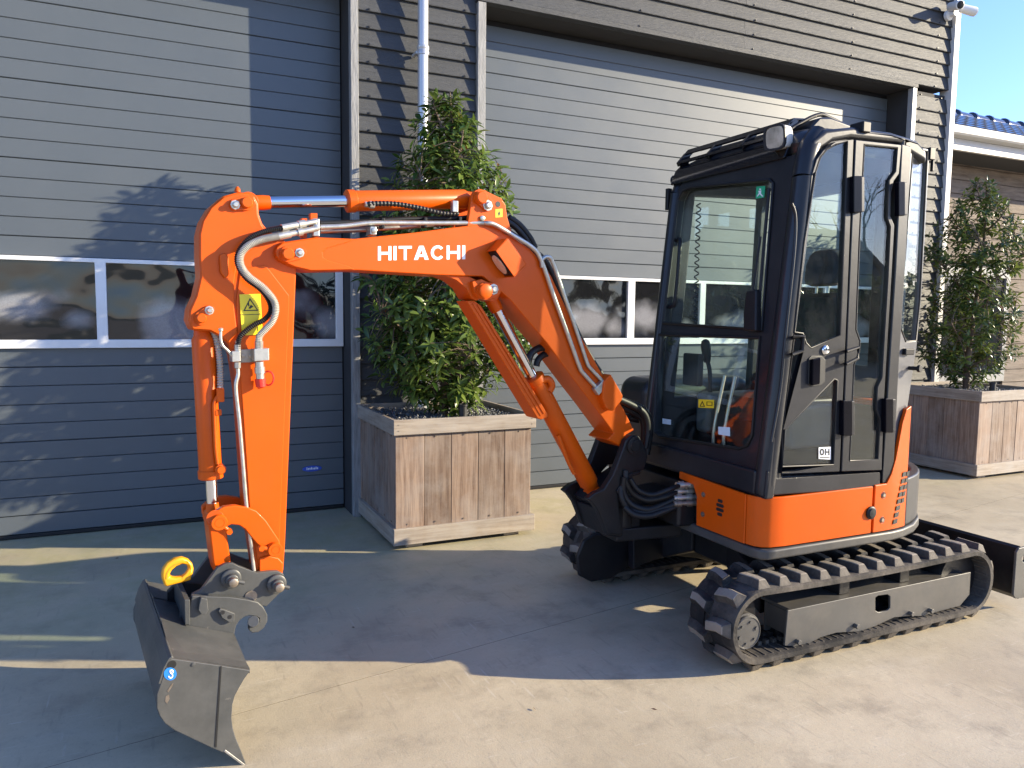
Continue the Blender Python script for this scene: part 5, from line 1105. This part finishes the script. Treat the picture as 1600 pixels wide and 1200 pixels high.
# ---- quick coupler
BK = bplate('quick_coupler', [(334, 895), (340, 887), (352, 881), (364, 880), (374, 885), (402, 895), (420, 893), (434, 892.5), (443, 897), (447, 907), (444, 920), (416, 948), (380, 940), (300, 934), (300, 929), (314, 922)], -.100, -.078, BUCKG, EX, bevel=.003)
bplate('coupler_plate', [(334, 895), (340, 887), (352, 881), (364, 880), (374, 885), (402, 895), (420, 893), (434, 892.5), (443, 897), (447, 907), (444, 920), (416, 948), (380, 940), (300, 934), (300, 929), (314, 922)], .078, .100, BUCKG, BK, bevel=.003, ref=-.100)
for p in ((360, 903), (431, 911)):
    c = BP(*p, -.100); h = lathe('coupler_pin', c, -BN, [(0, .038), (.018, .038), (.021, .034), (.021, .024), (.040, .023), (.042, .020), (.042, .016), (.060, .016), (.062, .012), (.062, .001)], BUCKG, BK)
    lathe('pin_thread', c-BN*.045, -BN, [(0, .0175), (.022, .0175), (.024, .014), (.024, .001)], STEEL, h, res=10)
    q = c-BN*.03+BD*.045+V((0, 0, -.018)); tube('pin_lug', [c-BN*.028, q], .008, BUCKG, h, curve=False)
    cyl('cross_pin', BP(*p, -.09), BP(*p, .09), .022, STEEL, BK)
hook_px = [(300, 931), (360, 933), (386, 937), (403, 941), (412, 949), (418, 961), (418, 971), (413, 981), (404, 988), (394, 989), (389, 985), (390, 976), (399, 976), (405, 972), (405, 966), (399, 963), (389, 962), (382, 964), (374, 970), (369, 978), (366, 992), (330, 985), (293, 978), (296, 950)]
hk = bplate('hook_plate', hook_px, -.128, -.101, BUCKG, BK, bevel=.004); bplate('hook_plate', hook_px, .101, .128, BUCKG, BK, bevel=.004, ref=-.128)
cyl('hook_pin', BP(396, 971, -.14), BP(396, 971, .14), .0215, BUCKG, BK)
bplate('wedge_lock', [(314, 934), (324, 936), (325, 946), (326, 954), (322, 960), (314, 960), (310, 954), (311, 946)], -.150, -.128, BUCKG, hk, bevel=.003)
bplate('keyhole_boss', [(341, 955), (344, 951), (352, 953), (367, 959), (366, 972), (358, 973), (347, 966)], -.146, -.128, BUCKG, hk, bevel=.003)
for x, y in ((348, 957), (359, 964)): lathe('keyhole', BP(x, y, -.1462), -BN, [(0, .008), (.0008, .008), (.0008, .001)], BLACKI, hk, res=12)
bplate('hook_flange', [(288, 937), (297, 937), (297, 977), (289, 976)], -.15, .15, BUCKG, hk, bevel=.003)
c = BP(392, 932, -.1005); lathe('round_plug', c, -BN, [(0, .024), (.003, .024), (.003, .001)], STEEL, BK, res=20)
for wv in (-.05, .0, .05): bplate('coupler_web', [(283, 940), (300, 934), (345, 925), (345, 975), (280, 975)], wv-.008, wv+.008, BUCKG, BK, bevel=.002)
# far curved support seen dark behind the hook
bplate('coupler_wing', [(334, 892), (338, 872), (330, 880), (322, 890), (310, 903), (296, 912), (270, 918), (262, 925), (262, 950), (300, 950), (340, 930)], .135, .165, DARKM, BK, bevel=.004)
# yellow lifting hook
hw_ = -.02
lk = bplate('lifting_hook', [(258, 918), (253, 905), (252.7, 898), (255, 889), (262, 880), (273, 873.5), (285, 871.5), (295, 875), (301, 881.5), (303, 889), (302, 896), (299, 903), (300, 907)], hw_-.017, hw_+.017, YELLOW, BK, [[(265.5, 902), (266, 897), (269, 891.5), (276, 885.5), (285, 882), (291, 883), (295, 887), (294, 892), (290, 898), (285, 901), (275, 903)]], bevel=.010, seg=3)
bplate('hook_groove', [(259, 905), (260, 896), (265, 888), (273, 881.5), (283, 878.5), (283, 880), (274, 883), (266.5, 889.5), (262, 897), (261, 905)], hw_-.0185, hw_-.0172, mat('worn_yellow', (.50, .25, .01), .5), lk, bevel=0)
tube('hook_latch', [BP(x, y, hw_-.010) for x, y in ((285, 904), (292, 897), (297, 889))], .008, YELLOW, BK)

# ---- ditching bucket
WBK = -.435
sd_px = [(266, 1029), (281, 1031), (330, 1038), (392, 1047.5), (382, 1061), (374, 1075), (367, 1088), (363.5, 1101), (362, 1122), (364, 1138), (368, 1152), (378, 1176), (386, 1198), (372, 1190), (350, 1177), (329, 1168), (272, 1141), (258, 1131), (250, 1120), (245, 1107), (245, 1086), (251, 1068), (257, 1050), (261, 1037)]
bk = bplate('bucket', sd_px, WBK, WBK+.016, BUCKG, EX, bevel=.003)
far = [BP(x, y, WBK)+BN*.87 for x, y in sd_px]; prism('side_plate', far, -BN*.016, BUCKG, bk, bevel=.003)
shell_px = [(392, 1047.5), (330, 1038), (281, 1031), (266, 1030), (261, 1037), (257, 1050), (251, 1068), (246, 1086), (246, 1107), (251, 1120), (259, 1131), (272, 1141), (329, 1168), (350, 1177), (386, 1198)]
bm = bmesh.new(); cc = BP(315, 1100, WBK+.016); ring = []
for x, y in shell_px:
    p = BP(x, y, WBK)+BN*.0165; q = p+(cc-BP(x, y, WBK)-BN*.0).normalized()*.014; q = p+(q-p); ring.append((p, q))
for (p, q), (p2, q2) in zip(ring, ring[1:]):
    n_ = BN*.837; vs = [bm.verts.new(v) for v in (p, p2, q2, q, p+n_, p2+n_, q2+n_, q+n_)]
    for f in ((0, 1, 2, 3), (7, 6, 5, 4), (0, 4, 5, 1), (3, 2, 6, 7)): bm.faces.new([vs[i] for i in f])
bmesh.ops.remove_doubles(bm, verts=bm.verts, dist=.0008); from_bm('bucket_shell', bm, BUCKG, bk, smooth=True)
bplate('weld_seam', [(344, 1041), (346.5, 1041), (338.5, 1168), (335.5, 1167)], WBK-.002, WBK-.0005, BLACKI, bk, bevel=0)
tipd = BP(386, 1198, WBK)-BP(350, 1177, WBK)
prism('cutting_edge', [BP(x, y, WBK)-BN*.002 for x, y in ((349, 1174), (352, 1171), (388, 1198), (386, 1201.5))], BN*.874, mat('bare_steel_edge', (.26, .25, .235), .4, metal=.5, var=.4, vs=30), bk, bevel=.002)
prism('top_rib', [BP(x, y, WBK)+V((0, 0, .002)) for x, y in ((262, 1031), (268, 1026), (272, 1028), (266, 1034))], BN*.87, BUCKG, bk, bevel=.003)
# upper box between bucket and coupler: sloping cheek and back plate
def bw(x, y, wv): return BP(x, y, wv)
top_in = [BP(252, 968, -.13), BP(294, 977, -.13), BP(366, 990, -.13)]
bot = [BP(268, 1031, WBK+.016), BP(300, 1034, WBK+.016), BP(390, 1047, WBK+.016)]
for wsgn in (0, 1):
    bm = bmesh.new()
    A_ = [(v if not wsgn else v+BN*.26) for v in top_in]; B_ = [(v if not wsgn else v+BN*.838) for v in bot]
    va = [bm.verts.new(v) for v in A_]; vb_ = [bm.verts.new(v) for v in B_]; vc = [bm.verts.new(v-V((0, 0, .012))) for v in A_]; vd = [bm.verts.new(v-V((0, 0, .012))) for v in B_]
    for k in range(2): bm.faces.new((va[k], va[k+1], vb_[k+1], vb_[k])); bm.faces.new((vc[k], vc[k+1], vd[k+1], vd[k]))
    bm.faces.new((va[0], vb_[0], vd[0], vc[0])); bm.faces.new((va[2], vb_[2], vd[2], vc[2]))
    from_bm('bucket_neck', bm, BUCKG, bk)
bplate('neck_box', [(250, 968), (294, 977), (366, 990), (388, 1046), (266, 1031)], -.128, .128, BUCKG, bk, bevel=.004)
bp0 = [BP(262, 1034, WBK)+BN*.01, BP(258, 968, -.13), ]
# dark rounded back plate rising to the far top corner
back = [BP(266, 1032, WBK+.02), BP(262, 972, -.13)]
for a_, b_, nm in (((240, 912), (232, 900), 'back_plate'),):
    P0, P1, P2, P3 = BP(266, 1030, WBK), BP(246, 1100, WBK), BP(213, 925, .435), BP(228, 905, .435)
    prism(nm, [P0, BP(258, 1045, WBK), BP(251, 1068, WBK), BP(251, 1068, WBK)+BN*.87, BP(258, 1045, WBK)+BN*.87, P0+BN*.87], -BD*.006, BUCKG, bk, bevel=0)
cs = bplate('blue_sticker', [(266+10*math.cos(a), 1053+10*math.sin(a)) for a in (k*2*math.pi/28 for k in range(28))], WBK-.0012, WBK-.0002, BLUE, bk, bevel=0)
S_ = [(267.6, 1046.2), (270.5, 1047.5), (270.5, 1050.5), (267.5, 1052), (265, 1050.5), (264.5, 1048), (266.2, 1046.4)]
tube('sticker_symbol', [BP(x, y, WBK-.0013) for x, y in ((269.5, 1049), (267.8, 1047), (265.5, 1048.2), (266, 1051), (268.5, 1053), (269.3, 1056), (267.5, 1059), (264.3, 1058.6), (263.3, 1056.2))], .0024, WHITE, cs, res=6)
tube('sticker_symbol', [BP(268.5+2.2*math.cos(a), 1049.5+2.6*math.sin(a), WBK-.0013) for a in (k*2*math.pi/12 for k in range(13))], .0015, WHITE, cs, res=6, curve=False)
lathe('lifting_hole', BP(268.5, 1038.5, WBK-.0002), -BN, [(0, .014), (.0008, .014), (.0008, .001)], BLACKI, bk, res=20)
lathe('rivet', BP(302, 1038, WBK-.0002), -BN, [(0, .007), (.003, .006), (.004, .001)], BUCKG, bk, res=12)
for L in ([(261, 1080), (268, 1069), (271, 1067), (269, 1073), (263, 1082)], [(259, 1088), (264, 1085), (265, 1092), (261, 1100), (258, 1096)]): bplate('paint_chip', L, WBK-.001, WBK-.0002, STEEL, bk, bevel=0)

# ================================================================= across the yard, seen as reflections in the cab glass
BRICK = mat('red_brick', (.22, .09, .055), .85, var=.25, vs=3, bump=.3, bs=20); ROOFR = mat('dark_roof', (.05, .045, .045), .6, var=.2)
def bare_tree(base, h, seed, label):
    rnd = random.Random(seed); t = thing('bare_tree', label, 'tree', base, 'trees across the yard'); bt = bmesh.new(); bb_ = bmesh.new()
    def grow(p, d, L, r, n):
        q = p; P = [p]
        for k in range(3):
            d = (d+V((rnd.uniform(-.18, .18), rnd.uniform(-.18, .18), rnd.uniform(-.02, .12)))).normalized(); q = q+d*(L/3); P.append(q)
        add_tube(bt if n == 0 else bb_, P, [r*(1-.12*k) for k in range(4)], 6 if n < 3 else 4, cap=n < 2)
        if n < 5:
            for k in range(rnd.randint(2, 3)):
                a = d.orthogonal().normalized(); a.rotate(Matrix.Rotation(rnd.random()*6.28, 3, d)); grow(P[rnd.choice((2, 3, 3))], (d*.8+a*rnd.uniform(.45, .8)).normalized(), L*rnd.uniform(.62, .8), r*.55, n+1)
    grow(V(base), V((0, 0, 1)), h*.3, h*.022, 0)
    from_bm('trunk', bt, BARK, t, smooth=True); tag(from_bm('branches', bb_, BARK, t, smooth=True), kind='stuff')
bare_tree((24, -13, 0), 9, 4, 'tall bare winter tree mirrored in the rear door glass of the cab')
bare_tree((30, -22, 0), 8, 9, 'smaller bare winter tree mirrored beside the taller one in the cab glass')
hd_ = thing('hedge', 'dark clipped hedge across the yard mirrored low in the cab door glass', 'hedge', (26, -14, 0))
bm = bmesh.new(); rnd = random.Random(5)
for i in range(5200):
    u = rnd.random(); c = V((21+9*u, -27+27*u, 0))+V((rnd.gauss(0, .5), rnd.gauss(0, .5), rnd.uniform(.1, 3.0+.35*math.sin(u*31)))); n = V((rnd.gauss(0, 1), rnd.gauss(0, 1), rnd.gauss(0, 1))).normalized(); a = n.orthogonal().normalized()*.17; b = n.cross(a)
    bm.faces.new([bm.verts.new(c+q) for q in (a, b, -a, -b)])
tag(from_bm('foliage', bm, LEAF2, hd_), kind='stuff')
bm = bmesh.new(); add_prism(bm, [(20.8, -27.2, 0), (21.2, -26.8, 0), (30.2, .2, 0), (29.8, -.2, 0)], (0, 0, 2.7)); from_bm('stems', bm, BARK, hd_, bevel=0)
hs = thing('brick_house', 'brick house with dark pitched roof across the yard, mirrored in the cab glass', 'house', (36, -30, 0))
box('wall', (32, -36, 0), (42, -28, 3.2), BRICK, hs, bevel=.02)
rf_ = prism('roof', [(31.6, -36.5, 3.2), (31.6, -27.5, 3.2), (31.6, -32, 7.4)], (10.8, 0, 0), ROOFR, hs, bevel=.02)
box('chimney', (34, -32.5, 6.5), (34.9, -31.6, 8.6), BRICK, rf_, bevel=.02)
for yy in (-34.6, -31.0):
    f = prism('window', [(31.97, yy, .9), (31.97, yy+1.4, .9), (31.97, yy+1.4, 2.4), (31.97, yy, 2.4)], (.02, 0, 0), ALU, hs, [[(31.97, yy+.1, 1.0), (31.97, yy+1.3, 1.0), (31.97, yy+1.3, 2.3), (31.97, yy+.1, 2.3)]]); box('pane', (31.975, yy+.1, 1.0), (31.985, yy+1.3, 2.3), PG, f, bevel=0)

LITTER = mat('dry_leaf', (.10, .055, .03), .8, var=.4)
bm = bmesh.new(); rnd = random.Random(17)
for px_, py_ in [(183, 872), (835, 1107), (1475, 935), (552, 980), (1022, 1108)]:
    c = onZ(px_, py_, .006); a = rnd.random()*6.28; l, w_ = rnd.uniform(.006, .014), rnd.uniform(.002, .005)
    e = V((math.cos(a), math.sin(a), rnd.uniform(-.1, .2)))*l; f = V((-math.sin(a), math.cos(a), .35))*w_
    v = [bm.verts.new(q) for q in (c-e, c+f-V((0, 0, .003)), c+e, c-f+V((0, 0, .004)))]; bm.faces.new((v[0], v[1], v[2])); bm.faces.new((v[0], v[2], v[3]))
tag(from_bm('leaf_litter', bm, LITTER), 'few dry brown leaf bits scattered on the concrete', 'litter', None, 'stuff')
